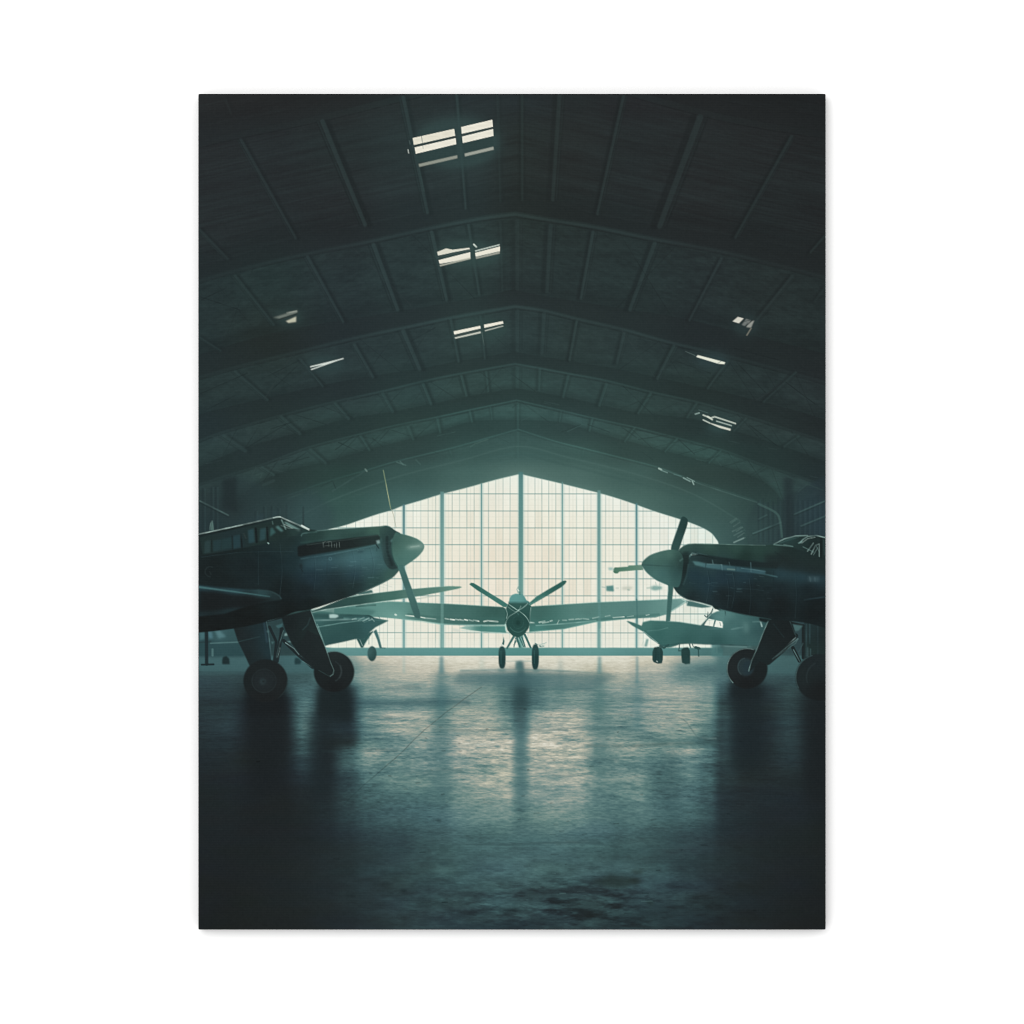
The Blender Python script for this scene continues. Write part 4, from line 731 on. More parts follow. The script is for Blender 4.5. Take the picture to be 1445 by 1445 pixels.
poly(ell(*B((605, 568))[0], 4.6, 2.0, rot=-.15), d('22363b'), .85, .8); line(B((570, 560), (640, 545)), .8, d('7fa2a3'), .4, .9); line(ell(*B((298, 640))[0], 1.9, 2.1), .9, d('5d8288'), .7, .9)
poly(A((1065, 690), (1095, 690), (1100, 740), (1070, 735)), d('1a2022'), .7, 1.0); line(A((1085, 745), (1100, 770)), 1.4, d('192022'), .6, 1.0)
line(ell(*A((155, 770))[0], 7, 7)[10:34], 1.6, d('2c3839'), .6, 1.4); line(A((150, 770), (165, 800)), 1.5, d('2c3839'), .5, 1.4)
line(B((0, 640), (300, 595), (560, 545), (760, 500)), 1.6, d('557c82'), .5, 1.6)
poly(B((0, 640), (300, 600), (560, 555), (760, 510), (800, 600), (600, 690), (300, 720), (0, 740)), d('54858b'), .30, 6, mark=False)
poly(B((380, 600), (760, 520), (810, 600), (850, 690), (700, 740), (400, 730)), d('5a8c90'), .28, 10, mark=False)
line(B((930, 825), (840, 878), (690, 945), (560, 995)), 1.0, d('5f8a84'), .5, 1.1)
P = part('engine_exhaust', P_L)
poly(A((1045, 520), (1070, 505)) + B((150, 470), (780, 395), (812, 420), (800, 460), (760, 490), (430, 548), (0, 618)) + A((1050, 612)), blend([(430, 778, d('1c2223')), (480, 770, d('1e2525')), (530, 760, d('243130'))]), 1, .8)
line(B((60, 498), (450, 448), (780, 402)), 1.2, d('33413f'), .8, 1.1); line(B((0, 475), (760, 385)), 2.4, d('33504c'), .5, 2.2)
for p, w in [([(222, 470), (228, 520)], 1.2), ([(225, 480), (245, 462)], 1.2), ([(262, 468), (300, 462)], 1.2), ([(282, 466), (282, 512)], 1.0), ([(308, 466), (312, 520)], 1.2), ([(340, 490), (342, 520)], 1), ([(360, 480), (362, 525)], 1.1), ([(388, 470), (392, 520)], 1.3), ([(240, 510), (380, 495)], .8)]: line(B(*p), w * .8, d('6d7d79'), .6, .9)
poly(B((762, 455), (800, 445), (805, 480), (775, 490)), d('8aa9a6'), .85, .8); line(B((765, 495), (790, 530)), 1.6, d('1f2d2f'), .8, 1.0); line(B((770, 520), (770, 560)), 1, d('2b4246'), .7, 1)
P = part('cowl_ring', P_L)
poly(B((800, 330), (860, 303), (905, 315), (960, 355), (1012, 383), (965, 400), (925, 470), (920, 560), (945, 660), (985, 728), (940, 748), (895, 735), (850, 670), (822, 560), (808, 440)), blend([(538, 748, d('38564f')), (548, 752, d('29403e')), (552, 765, d('243534')), (546, 780, d('2a3f3f')), (552, 795, d('233131')), (558, 802, d('2a3d3d')), (541, 775, d('375353'))]), 1, .7, sm=3)
line(B((815, 440), (835, 590), (880, 700)), 2.6, d('47706f'), .35, 2.4, sm=4); line(B((875, 420), (880, 560), (925, 700)), 3.6, d('1c2627'), .6, 2.4, sm=4); line(B((810, 318), (870, 304), (910, 318)), 1.0, d('55807a'), .6, 1.0)
for k in range(6): line(B((868, 470 + 40 * k), (905, 462 + 42 * k)), .9, d('3b5656'), .35, 1.0)
poly(B((905, 460), (935, 425), (942, 455), (925, 475)), d('55807c'), .7, .8)
P = part('spinner', P_L)
sp = smooth(B((962, 372), (1010, 382), (1100, 405), (1180, 435), (1235, 474), (1256, 512), (1240, 560), (1185, 622), (1100, 685), (1040, 720), (985, 726), (945, 655), (922, 560), (925, 470)), 5, True)
poly(sp, blend([(560, 756, d('3c5f58')), (575, 762, d('46695f')), (588, 764, d('52776c')), (596, 768, d('6c8e84')), (560, 775, d('44695f')), (575, 778, d('507a71')), (590, 777, d('587f76')), (565, 790, d('446e67')), (575, 790, d('4a756d')), (556, 765, d('375751')), (585, 785, d('4b766d'))], 2.6), 1, .5)
poly(B((1060, 520), (1120, 505), (1190, 500), (1240, 500), (1235, 518), (1180, 530), (1110, 540)), d('9fb6ab'), .55, 2.2, mark=False); line(B((1120, 518), (1200, 508)), 1.6, d('c2cfc4'), .5, 1.8)
line(B((1010, 383), (1100, 406), (1180, 436), (1235, 476)), .9, d('86aba0'), .5, .9); line(B((930, 470), (925, 560), (945, 650), (985, 722)), 1.2, d('22403d'), .6, 1.2, sm=4)
P = part('propeller_blade', P_L)
poly(B((985, 718), (1020, 700), (1048, 722), (1100, 868), (1160, 1030), (1200, 1150), (1214, 1242), (1180, 1246), (1155, 1225), (1110, 1100), (1060, 950), (1012, 800)), blend([(566, 805, d('446e69')), (578, 835, d('446d68')), (590, 868, d('3b615d')), (572, 820, d('3b625e'))]), 1, .5, sm=2)
line(B((1045, 722), (1100, 868), (1160, 1030), (1200, 1150)), 1.0, d('6c958d'), .5, .9)
# canopy of the left fighter
P = part('canopy', P_L)
poly(A((48, 420), (780, 255), (830, 225), (890, 235), (1000, 290), (1090, 355), (1040, 400), (900, 430), (700, 490), (480, 530), (200, 580), (80, 595)), blend([(290, 770, d('22302f')), (330, 765, d('223033')), (370, 755, d('22312f')), (400, 750, d('202c2b')), (415, 748, d('2a3f3d'))]), .97, .6)
for p, c in [([(100, 460), (160, 450), (155, 575), (95, 585)], '2c4041'), ([(185, 455), (270, 440), (265, 550), (185, 565)], '263b3e'), ([(275, 440), (380, 415), (375, 530), (270, 550)], '253a3c'), ([(390, 410), (460, 390), (465, 520), (390, 538)], '273f44'), ([(540, 350), (600, 330), (610, 470), (550, 482)], '2d4a50'), ([(665, 335), (725, 322), (720, 440), (660, 460)], '2f4c50'), ([(770, 330), (790, 320), (825, 370), (765, 415)], '3a605f'), ([(820, 315), (850, 300), (905, 355), (880, 365), (840, 335)], '55807d'), ([(905, 265), (930, 262), (1080, 345), (1060, 355), (960, 310)], '7aa09a')]: poly(A(*p), d(c), .85, 1.0)
for p, w, c, a in [([(885, 245), (925, 335)], 2.2, '86a9a2', .8), ([(470, 390), (480, 525)], 2.4, '1a2122', .9), ([(620, 330), (630, 470)], 3.0, '1a2122', .9), ([(735, 320), (745, 470)], 2.6, '1a2122', .9), ([(380, 410), (385, 535)], 2, '1c2525', .8), ([(170, 450), (175, 570)], 1.8, '1c2525', .8), ([(790, 260), (795, 285)], 1.8, '6f9690', .8), ([(500, 385), (520, 430)], 2, '3b4644', .7), ([(940, 330), (1090, 350)], 2, '1f2b2b', .7), ([(880, 300), (960, 330), (1000, 330)], 1.6, 'a7c3ba', .6), ([(745, 478), (752, 484)], 2.0, '8fb0a9', .9), ([(915, 290), (990, 325)], 1.4, 'b7cdc4', .6)]: line(A(*p), w, d(c), a, 1.1)
line(A((45, 388), (400, 312), (800, 222), (870, 212)), 1.7, d('a3bdb5'), .9, 1.0, w2=2.0); line(A((800, 221), (860, 211), (925, 238), (1050, 292), (1160, 342)), 1.6, d('c6d8cf'), .9, 1.0, sm=4, w2=2.6)
line(A((1090, 300), (1165, 342)), 2.4, d('d0ddd4'), .85, 1.2); line(A((150, 350), (160, 280), (178, 252), (188, 350)), 1.4, d('5d7f7b'), .9, 1.0); poly(A((155, 352), (165, 275), (177, 250), (185, 290), (190, 352)), d('55756f'), .9, .7)
use(P_L); line(A((1085, 405), (1110, 380), (1240, 365)) + B((150, 358), (300, 342)), 1.6, d('557a76'), .7, 1.3, sm=4); line(A((1370, 340), (1445, 330)), 1.4, d('c8d8ce'), .6, 1.2); line(A((1170, 345), (1240, 352)), 2, d('182020'), .7, 1.2)
line(B((150, 352), (450, 331), (800, 309)), 1.0, d('6f968d'), .5, 1.0)
P = part('wing', P_L)
poly(A((20, 905), (45, 905), (400, 940), (640, 952), (740, 962), (820, 990), (880, 1040), (872, 1060), (800, 1065), (600, 1100), (300, 1200), (20, 1230)), blend([(285, 828, d('28434a')), (330, 834, d('2a454c')), (370, 838, d('2f4c4f')), (390, 840, d('243436')), (300, 850, d('1c2122')), (350, 852, d('1b2021')), (395, 846, d('1f2829'))]), .97, .8)
line(A((40, 928), (400, 975), (600, 1002), (760, 1025)), 2.8, d('4a7678'), .8, 1.8, w2=1.2); line(A((40, 905), (400, 940), (640, 952)), 1.4, d('1c2628'), .6, 1.2); poly(A((45, 960), (700, 1035), (820, 1050), (600, 1120), (45, 1180)), d('1b1f20'), .9, 2.0, mark=False)
line(A((640, 958), (760, 970), (850, 1010), (878, 1045)), 2.0, d('2f4547'), .8, 1.6, sm=4)

# ---------------------------------------------------------------- right fighter
P_R = part('printed_airplane', None, 'printed dark fighter at the right, nose to the left', 'printed airplanes')
P = part('landing_leg', P_R)
poly(H((700, 820), (850, 820), (850, 1110), (760, 1090), (700, 1110), (690, 1000)), blend([(1140, 890, d('243335')), (1160, 900, d('1e2829')), (1145, 915, d('22302f'))]), 1, .8)
for x, y0, y1, c, a in [(712, 870, 1090, '3d5a5e', .8), (735, 870, 1000, '3a565a', .7), (722, 1030, 1090, '55797c', .6), (740, 1040, 1100, '4c6f72', .6), (790, 860, 1080, '2b3c3f', .6)]: line(H((x, y0), (x, y1)), 1.8, d(c), a, 1.6)
P = part('wheel', P_R)
q = H((800, 1232))[0]; poly(ell(q[0], q[1], 33.6, 33), blend([(q[0] - 24, q[1], d('202829')), (q[0], q[1] - 20, d('20282a')), (q[0], q[1] + 20, d('1c1f20'))]), 1, .8)
line(ell(q[0], q[1], 33, 32.4)[17:29], 1.1, d('4f7070'), .6, 1.2); line(ell(q[0] + 4, q[1], 22, 22)[18:28], 1.6, d('2d393b'), .6, 2.0)
P = part('strut', P_R)
for p, w in [([(640, 950), (560, 1040), (455, 1130)], 7.0), ([(620, 1030), (665, 1120)], 5.0), ([(610, 860), (690, 880)], 3.0), ([(690, 880), (690, 1100)], 4.0)]: line(H(*p), w, d('1f2728'), .97, 1.0, mark=True)
for p, w, c in [([(480, 1106), (560, 1040), (655, 970)], 1.6, '6f9694'), ([(550, 1035), (640, 962)], 1.2, '93b3ae'), ([(655, 970), (640, 1000), (500, 1095)], 1.0, '5b807e'), ([(572, 968), (580, 1000)], 1.4, '8aa9a5'), ([(625, 1045), (668, 1125)], 1.2, '6a908e'), ([(605, 870), (640, 950)], 1.6, '4d7070'), ([(660, 1060), (690, 1000)], 1.2, '3d5c5d')]: line(H(*p), w, d(c), .85, 1.1)
use(P_FR); poly(H((615, 872), (690, 880), (660, 915), (635, 920)), d('4a6c6c'), .9, .8)
P = part('wheel', P_R)
q = H((310, 1172))[0]; poly(ell(q[0], q[1], 28.8, 28.6), blend([(q[0] - 20, q[1], d('222829')), (q[0], q[1] - 20, d('1f2526')), (q[0] + 20, q[1], d('1d2324')), (q[0], q[1] + 22, d('1c1f20'))]), 1, .7)
line(ell(q[0], q[1], 28.4, 28.2)[15:33], 1.2, d('7a9c98'), .8, 1.2); poly(ell(q[0] - 2, q[1] - 2, 11, 12.5), d('29383c'), .9, 1.4); line(ell(q[0] - 2, q[1] - 2, 11, 12.5)[14:30], 1.4, d('40575a'), .7, 1.4); poly(ell(q[0] + 1, q[1] - 1, 7.5, 9.5), d('25343a'), .8, 1.2)
P = part('landing_leg', P_R)
poly(H((440, 872), (470, 828), (600, 828), (622, 880), (642, 950), (560, 1040), (480, 1108), (450, 1150), (395, 1120), (345, 1180), (320, 1192), (340, 1120), (395, 990)), blend([(1080, 885, d('1e2627')), (1100, 900, d('1d2324')), (1075, 920, d('1e2728')), (1110, 890, d('1c2223'))]), 1, .6)
line(H((452, 850), (420, 925), (380, 1030), (340, 1120), (320, 1190)), 1.3, d('7fa5a0'), .85, 1.0); line(H((600, 850), (635, 940)), 1.2, d('466868'), .6, 1.2); line(H((490, 870), (560, 960)), 1.4, d('26383a'), .6, 1.6)
use(P_R)
rtop = G((555, 560), (575, 535), (610, 508), (660, 488), (730, 484), (1000, 490), (1445, 503)) + H((500, 325), (850, 318))
rbot = H((850, 900), (700, 860), (470, 838), (400, 825)) + G((1200, 1205), (1000, 1155), (900, 1120), (780, 1085), (650, 1055), (560, 1000), (510, 935))
hr = np.concatenate([np.array(rtop), smooth(rbot, 4)])
hrc = blend([(965, 772, d('3a5a55')), (1000, 772, d('3c5f57')), (1040, 773, d('35544e')), (1070, 774, d('2f4a45')), (1000, 780, d('2b433f')), (1050, 785, d('243835')), (980, 790, d('2c4446')), (1000, 803, d('2c444a')), (980, 812, d('253b45')), (1000, 820, d('243a45')), (1020, 815, d('263a45')), (1050, 812, d('273d47')), (960, 820, d('253a3d')), (960, 835, d('263b3c')), (975, 845, d('202b2e')), (1020, 838, d('1f282b')), (1060, 835, d('1f292c')),
             (1100, 808, d('2a4148')), (1130, 812, d('263b42')), (1160, 815, d('22333a')), (1100, 830, d('202b2f')), (1140, 830, d('1f2a2e')), (1100, 855, d('1d2325')), (1150, 860, d('1c2224')), (1050, 858, d('1d2426')), (1110, 785, d('222d2d')), (1150, 790, d('222e2f')), (1090, 774, d('2f4744'))], 3.2, 80)
poly(hr, lambda X, Y: hrc(X, Y) * np.array([.90, .90, .88]) + 5 * fbm(X / 22, Y / 8, 4, 131)[..., None] * np.array([.5, 1, 1.1]), 1, .5)
line(G((650, 490), (730, 485), (1000, 491), (1445, 503)), 1.2, d('84aaa0'), .6, 1.0); line(G((560, 1000), (650, 1053), (780, 1084), (900, 1118)), 1.3, d('7a9f98'), .55, 1.2); line(H((130, 772), (400, 826), (470, 838)), 1.0, d('3f605f'), .7, 1.1)
for p in ([(1310, 800), (1320, 1000)], [(1020, 780), (1030, 880)], [(1040, 880), (1060, 860)], [(760, 780), (760, 900)]): line(G(*p), .9, d('1c2a32'), .4, 1.2)
for v, p, a in [(G, [(860, 760), (880, 900), (850, 1080)], .45), (G, [(1120, 780), (1140, 960), (1110, 1140)], .45), (H, [(180, 560), (190, 660), (180, 760)], .4), (G, [(680, 880), (1000, 920), (1440, 960)], .4), (H, [(330, 560), (340, 680), (330, 800)], .4), (H, [(640, 520), (650, 680), (640, 830)], .35)]:
    q = smooth(v(*p), 6); line(q, .9, d('172327'), a, 1.0); line(q + np.array([-1.1, .3]), .8, d('5f8288'), a * .4, 1.0)
for k in range(40):
    q = G((rv.uniform(680, 1500), rv.uniform(790, 1060)))[0]
    line([q, (q[0] + rv.uniform(2, 8), q[1] + rv.uniform(-.3, .8))], rv.uniform(.7, 1.3), d('5f858b') if rv.random() < .5 else d('1b2a30'), rv.uniform(.12, .32), 1.2)
line(H((490, 510), (490, 800)), 1.0, d('1b2528'), .5, 1.2); line(H((500, 380), (560, 420), (520, 480)), 1.4, d('1b2323'), .6, 1.8)
poly(H((510, 485), (850, 530), (850, 600), (720, 590), (510, 560)), d('2e4850'), .45, 5, mark=False); line(H((320, 510), (512, 548)), 2.0, d('456b70'), .7, 1.6); poly(H((725, 545), (800, 545), (800, 582), (725, 580)), d('3d565c'), .7, 1.6); line(H((735, 550), (740, 580)), 1.0, d('5c767a'), .6, 1.0); line(H((770, 552), (772, 580)), 1.0, d('5c767a'), .6, 1.0); line(H((755, 550), (757, 578)), 1.0, d('25373c'), .6, 1.0)
line(H((700, 705), (837, 685)), 1.8, d('2f454b'), .7, 1.8); line(H((430, 630), (470, 625)), 5, d('1b2426'), .5, 3)
poly(H((390, 825), (470, 838), (440, 860), (395, 850)), d('1a2223'), .95, .8); poly(H((80, 745), (110, 750), (125, 770), (90, 768)), d('1a2626'), .9, .7)
P = part('engine_exhaust', P_R)
poly(G((665, 590), (740, 575), (850, 600), (1100, 640)) + H((433, 452), (500, 440), (530, 455), (512, 492)) + G((1100, 712), (860, 690), (700, 660), (668, 630)), blend([(975, 785, d('26393a')), (1000, 790, d('1f2c2d')), (1040, 795, d('1d2829')), (1075, 800, d('1f2a2b'))]), 1, .8)
poly(H((430, 400), (520, 390), (720, 400), (850, 440), (850, 540), (720, 525), (510, 490), (430, 470)), d('212b2b'), .75, 3.0, mark=False)
poly(G((700, 662), (760, 668), (850, 690), (1000, 700), (1200, 725), (1445, 760), (1445, 795), (1200, 775), (1000, 752), (840, 730), (730, 705)), blend([(985, 795, d('4f7b7c')), (1000, 798, d('456c72')), (1030, 801, d('3e6268')), (1050, 804, d('33525a')), (1075, 807, d('3d6068'))]), .9, .9)
for p, w, c in [([(850, 692), (1000, 702)], 1.0, '7fa5a6'), ([(840, 690), (835, 735)], 1.3, '24383b'), ([(1060, 745), (1130, 750)], 2.4, '6f8b82'), ([(1145, 715), (1145, 765)], 1.2, '25393c'), ([(1000, 700), (1005, 752)], 1.4, '6d9295'), ([(905, 655), (912, 690)], 1.3, '5d8282'), ([(1075, 675), (1085, 715)], 1.0, '456465'), ([(1295, 680), (1300, 770)], 1.8, '557b80'), ([(670, 615), (700, 582), (750, 590)], 1.6, '7a9f9a'), ([(690, 600), (735, 598)], 1.2, 'a9c3bb'), ([(750, 580), (850, 600)], 1.2, '3d5c5a'), ([(1200, 735), (1445, 768)], 1.0, '5f868a'), ([(660, 640), (690, 605)], 1.4, '55807c'), ([(700, 600), (800, 606), (1000, 650)], 1.0, '16201f')]: line(G(*p), w, d(c), .8, 1.1)
P = part('cowl_ring', P_R)
poly(G((555, 560), (600, 590), (665, 600), (668, 650), (650, 760), (610, 900), (575, 955), (520, 935), (570, 880), (590, 760), (600, 650), (575, 600)), blend([(965, 785, d('1f2a2a')), (966, 800, d('1b2424')), (960, 825, d('203132')), (958, 780, d('263a38'))]), 1, .9)
line(G((660, 700), (640, 820), (610, 900)), 2.0, d('385658'), .5, 2.0); line(G((565, 560), (600, 520), (660, 492)), 1.2, d('4f7570'), .5, 1.2, sm=4); poly(G((600, 570), (670, 565), (665, 600), (610, 600)), d('1d2a2a'), .8, 1.4)
P = part('propeller_blade', P_R)
poly(G((482, 545), (500, 470), (550, 330), (580, 240), (602, 208), (635, 220), (656, 250), (642, 320), (600, 440), (560, 560), (530, 575)), blend([(960, 735, d('27413f')), (955, 755, d('2d4947')), (950, 772, d('2f4e4b')), (966, 745, d('213735'))]), 1, .5, sm=2)
line(G((500, 470), (550, 330), (582, 240)), 1.0, d('5f8a83'), .5, .9)
P = part('propeller_blade', P_R)
poly(F((190, 205), (186, 165), (200, 148), (240, 148), (330, 142), (342, 130), (400, 128), (480, 122), (490, 176), (400, 180), (330, 186), (250, 192), (232, 206), (210, 212)), blend([(870, 803, d('4a7560')), (890, 801, d('5a8570')), (905, 801, d('67897a')), (880, 805, d('527d68'))]), 1, .5)
poly(F((130, 152), (175, 150), (185, 175), (140, 178)), d('8fb0ab'), .85, 1.0, mark=False); line(F((190, 190), (225, 205)), 2.2, d('3f6a50'), .6, 1.4)
P = part('propeller_blade', P_R)
poly(G((453, 890), (512, 895), (505, 960), (492, 1090), (482, 1200), (474, 1276), (430, 1284), (436, 1200), (446, 1050), (455, 960)), blend([(946, 835, d('3b635e')), (944, 860, d('3a625e')), (942, 875, d('406b67'))]), 1, .5); line(G((456, 920), (446, 1050), (434, 1230)), 1.0, d('7aa59d'), .5, .9)
P = part('spinner', P_R)
sr = smooth(G((184, 692), (205, 655), (270, 602), (370, 566), (470, 546), (545, 556), (590, 590), (608, 660), (600, 760), (588, 850), (560, 925), (505, 925), (440, 905), (330, 856), (240, 785), (192, 722)), 5, True)
poly(sr, blend([(910, 792, d('3c5f57')), (925, 786, d('4c7368')), (945, 782, d('4c7267')), (958, 782, d('35544e')), (930, 795, d('3a5c55')), (950, 796, d('2e4b47')), (915, 800, d('3d6461')), (935, 808, d('3e6564')), (955, 810, d('2e4d4d')), (940, 820, d('426b67')), (955, 825, d('355855')), (962, 800, d('223433')), (925, 810, d('48736d'))], 2.6), 1, .5)
line(G((188, 700), (300, 706), (450, 716), (590, 720)), 1.5, d('2a4442'), .6, 1.8); line(G((205, 655), (270, 603), (370, 567), (470, 547)), .9, d('82a69c'), .55, .9); line(G((195, 722), (240, 784), (330, 855), (440, 904)), .9, d('86aba2'), .5, .9); poly(G((540, 600), (600, 600), (610, 700), (560, 700)), d('22312f'), .5, 4, mark=False); line(G((575, 660), (600, 640)), 2.2, d('557a74'), .5, 1.6)
P = part('canopy', P_R)
poly(H((495, 326), (560, 292), (640, 270), (720, 268), (850, 272), (850, 420), (760, 415), (700, 380), (620, 350)), blend([(1110, 762, d('2b4241')), (1130, 760, d('243534')), (1150, 770, d('1d2727')), (1160, 765, d('22302f'))]), 1, .6)
for p, w, c, a in [([(495, 326), (560, 292), (640, 271), (720, 268)], 1.7, '86a9a2', .85), ([(530, 322), (600, 292), (660, 280)], 1.0, '4a6c69', .7), ([(668, 318), (690, 295), (720, 275), (780, 268), (840, 282)], 1.8, '8fb0a9', .9), ([(680, 320), (720, 290), (770, 280)], 1.0, 'a9c3bb', .7), ([(720, 375), (760, 320)], 1.6, '8aa9a3', .85), ([(745, 395), (775, 335), (800, 325), (800, 410)], 1.5, '93b0aa', .8), ([(760, 400), (790, 350)], 1.0, '7a9a95', .7), ([(780, 340), (800, 380)], 1.0, '6f908b', .7), ([(690, 345), (760, 380)], 1.4, '6a8d88', .7), ([(560, 330), (620, 342)], 1.4, '7aa09a', .6), ([(812, 290), (812, 415)], 3.0, '1a2222', .85), ([(660, 320), (680, 310)], 2.2, '7aa09a', .6), ([(540, 315), (640, 285)], 2.2, '33504e', .6), ([(830, 300), (835, 400)], 1.4, '3d5757', .6)]: line(H(*p), w, d(c), a, 1.1)
use(P_R); poly(H((500, 350), (560, 335), (640, 345), (760, 420), (850, 430), (850, 480), (720, 470), (530, 400)), d('22302f'), .55, 4, mark=False); line(H((490, 330), (620, 343)), 1.5, d('6f958e'), .7, 1.2)

# ---------------------------------------------------------------- air glow of the print, print grain
glow = gblur(WMASK * np.clip(IMG.mean(-1) / 200, 0, 1), 6) * .13 + gblur(WMASK * np.clip(IMG.mean(-1) / 200, 0, 1), 34) * .012
IMG = IMG + (255 - IMG) * (glow * (1 - .75 * (IMG.mean(-1) > 150)) * (1 - .55 * np.isin(IDS, [i for i, q in enumerate(PARTS) if 'airplane' in q[0] or (q[1] is not None and 'airplane' in PARTS[q[1]][0])])))[..., None] * np.array([.50, .78, .74])
L = IMG @ np.array([.3, .59, .11])
notfloor = gblur((IDS != P_FLOOR) * 1.0, 1.0)
k = np.interp(L, [0, 38, 70, 110, 140, 175, 255], [1, 1, .89, .87, .93, 1, 1]); sat = np.interp(L, [0, 38, 60, 150, 190, 255], [1, .9, .8, .8, 1, 1])
roofish = gblur(np.isin(IDS, [i for i, q in enumerate(PARTS) if i in (P_ROOF, P_SIDE, P_SIDEL) or q[1] == P_ROOF]) * 1.0, 1.0)
k = 1 + (k - 1) * notfloor * (.55 + .45 * roofish); sat = 1 + (sat - 1) * np.maximum(.25 + .75 * roofish, .6 * (1 - notfloor))
IMG = (L[..., None] + (IMG - L[..., None]) * sat[..., None]) * k[..., None]
IMG = IMG + .32 * (IMG - gblur(IMG, 1.4))
g = np.random.default_rng(17)
IMG += gblur(g.normal(0, 1, (NY, NX)), .8)[..., None] * 1.6
IMG += (np.sin(GYY * 2 * np.pi / 3.4) * 1.1 + np.sin(GXX * 2 * np.pi / 3.4) * .35)[..., None]       # thread count of the cloth
IMG = np.clip(IMG, 4, 250)

# ================================================================== geometry
def lin(c): c = c / 255.0; return np.where(c <= .04045, c / 12.92, ((c + .055) / 1.055) ** 2.4)

def ink_material(name):
    m = bpy.data.materials.new(name); m.use_nodes = True
    nt = m.node_tree; b = nt.nodes['Principled BSDF']
    b.inputs['Roughness'].default_value = .9
    b.inputs['Specular IOR Level'].default_value = 0.0
    a = nt.nodes.new('ShaderNodeAttribute'); a.attribute_name = 'ink'
    nt.links.new(a.outputs['Color'], b.inputs['Base Color'])
    # woven cloth: crossing threads as a fine bump
    tc = nt.nodes.new('ShaderNodeTexCoord'); outs = []
    for ax in ('X', 'Z'):
        w = nt.nodes.new('ShaderNodeTexWave'); w.bands_direction = ax
        w.inputs['Scale'].default_value = 160; w.inputs['Distortion'].default_value = .4
        nt.links.new(tc.outputs['Object'], w.inputs['Vector']); outs.append(w)
    add = nt.nodes.new('ShaderNodeMath'); add.operation = 'MULTIPLY'
    nt.links.new(outs[0].outputs['Fac'], add.inputs[0]); nt.links.new(outs[1].outputs['Fac'], add.inputs[1])
    bp = nt.nodes.new('ShaderNodeBump'); bp.inputs['Strength'].default_value = .10; bp.inputs['Distance'].default_value = .0004
    nt.links.new(add.outputs[0], bp.inputs['Height']); nt.links.new(bp.outputs['Normal'], b.inputs['Normal'])
    return m
INK = ink_material('printed_canvas')
ALB = np.ones((NY, NX, 4), np.float32); ALB[..., :3] = lin(IMG) / GAIN

cx, cy = (X0 + X1) / 2, (Y0 + Y1) / 2
VX = (gx - 722.5) * PX; VZ = CZ - (gy - 722.5) * PX

def mesh_object(name, co, faces, cols, mat, parent=None, smooth_=False):
    me = bpy.data.meshes.new(name)
    me.vertices.add(len(co)); me.vertices.foreach_set('co', np.asarray(co, np.float32).ravel())
    nf = len(faces); me.loops.add(nf * 4); me.polygons.add(nf)
    me.loops.foreach_set('vertex_index', np.asarray(faces, np.int32).ravel())
    me.polygons.foreach_set('loop_start', np.arange(0, nf * 4, 4, dtype=np.int32))
    if cols is not None:
        at = me.color_attributes.new('ink', 'FLOAT_COLOR', 'POINT')
        at.data.foreach_set('color', np.asarray(cols, np.float32).ravel())
    me.materials.append(mat); me.update(calc_edges=True)
    o = bpy.data.objects.new(name, me); scene.collection.objects.link(o)
    if parent is not None: o.parent = parent; o.matrix_parent_inverse = parent.matrix_world.inverted()
    return o

# wrapped body of the canvas: rounded turn of the edge, four sides, back
prof = [(-2.0, .0005), (-.4, .00012), (.35, .00016), (.75, .0004), (1.0, .0011), (1.0, DEPTH * .55), (1.0, DEPTH - .001)]     # (outward in mm, depth back)
ring_idx = [(0, i) for i in range(NX)] + [(j, NX - 1) for j in range(1, NY)] + [(NY - 1, i) for i in range(NX - 2, -1, -1)] + [(j, 0) for j in range(NY - 2, 0, -1)]
ring_idx = np.array(ring_idx); nr = len(ring_idx)
dirx = np.where(ring_idx[:, 1] == NX - 1, 1, np.where(ring_idx[:, 1] == 0, -1, 0)) * 1.0
dirz = np.where(ring_idx[:, 0] == 0, 1, np.where(ring_idx[:, 0] == NY - 1, -1, 0)) * 1.0
corner = (dirx != 0) & (dirz != 0); dirx[corner] *= .72; dirz[corner] *= .72
co, cols = [], []
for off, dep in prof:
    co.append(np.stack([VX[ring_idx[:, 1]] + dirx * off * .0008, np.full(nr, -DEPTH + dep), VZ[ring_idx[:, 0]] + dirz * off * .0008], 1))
    c = ALB[ring_idx[:, 0], ring_idx[:, 1]].copy(); c[:, :3] *= .35; cols.append(c)  # shade of the turned edge and sides put into the ink colour
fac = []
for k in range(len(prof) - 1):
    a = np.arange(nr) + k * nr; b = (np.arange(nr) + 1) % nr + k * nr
    fac.append(np.stack([a, a + nr, b + nr, b], 1))
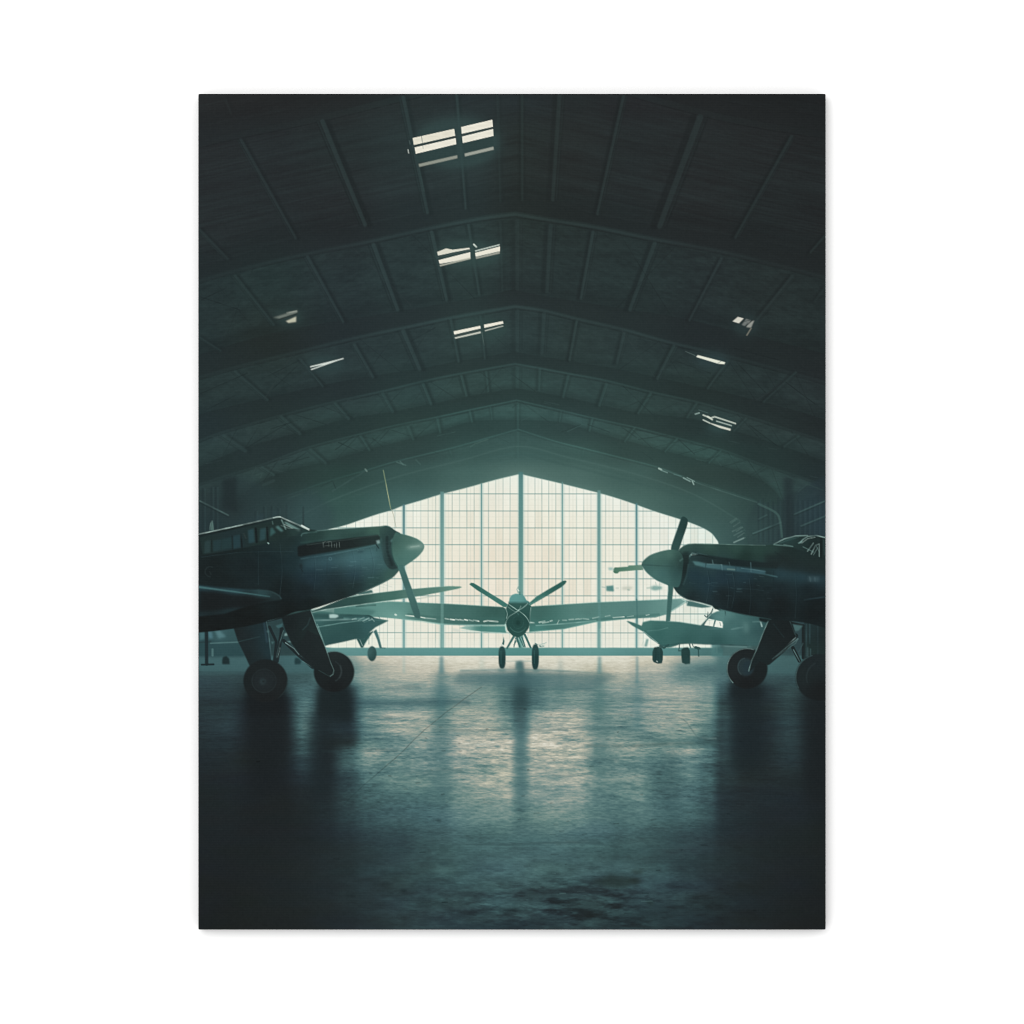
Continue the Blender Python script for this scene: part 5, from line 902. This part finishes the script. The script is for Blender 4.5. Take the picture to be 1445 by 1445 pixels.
canvas = mesh_object('canvas_print', np.concatenate(co), np.concatenate(fac), np.concatenate(cols), INK)
canvas['label'] = 'unframed canvas print of old propeller airplanes in a dark teal hangar on white wall'
canvas['category'] = 'canvas print'

# the printed face: one mesh per printed figure
FID = IDS[:-1, :-1]
objs = {}
vid = np.arange(NX * NY).reshape(NY, NX)
allco = np.stack([np.broadcast_to(VX[None], (NY, NX)), np.full((NY, NX), -DEPTH), np.broadcast_to(VZ[:, None], (NY, NX))], -1).reshape(-1, 3)
allcol = ALB.reshape(-1, 4)
order = sorted(range(len(PARTS)), key=lambda i: PARTS[i][1] is not None)
for i in order:
    name, par, label, group = PARTS[i]
    jj_, ii_ = np.nonzero(FID == i)
    if len(jj_) == 0: continue
    q = np.stack([vid[jj_, ii_], vid[jj_ + 1, ii_], vid[jj_ + 1, ii_ + 1], vid[jj_, ii_ + 1]], 1)
    u, inv = np.unique(q, return_inverse=True)
    o = mesh_object(name, allco[u], inv.reshape(-1, 4), allcol[u], INK, canvas if par is None else objs[par])
    if label: o['label'] = label
    if group: o['group'] = group
    objs[i] = o

# the wall
wm = bpy.data.materials.new('white_wall_paint'); wm.use_nodes = True
b = wm.node_tree.nodes['Principled BSDF']; b.inputs['Base Color'].default_value = (.90, .90, .90, 1); b.inputs['Roughness'].default_value = .8; b.inputs['Specular IOR Level'].default_value = .1
nz = wm.node_tree.nodes.new('ShaderNodeTexNoise'); nz.inputs['Scale'].default_value = 350; nz.inputs['Detail'].default_value = 4
bp = wm.node_tree.nodes.new('ShaderNodeBump'); bp.inputs['Strength'].default_value = .04; bp.inputs['Distance'].default_value = .0005
wm.node_tree.links.new(nz.outputs['Fac'], bp.inputs['Height']); wm.node_tree.links.new(bp.outputs['Normal'], b.inputs['Normal'])
wall = mesh_object('wall', [(-3, 0, -.2), (3, 0, -.2), (3, 0, 3.6), (-3, 0, 3.6)], [(0, 1, 2, 3)], None, wm)
wall['kind'] = 'structure'; wall['label'] = 'plain white wall behind the canvas'; wall['category'] = 'wall'
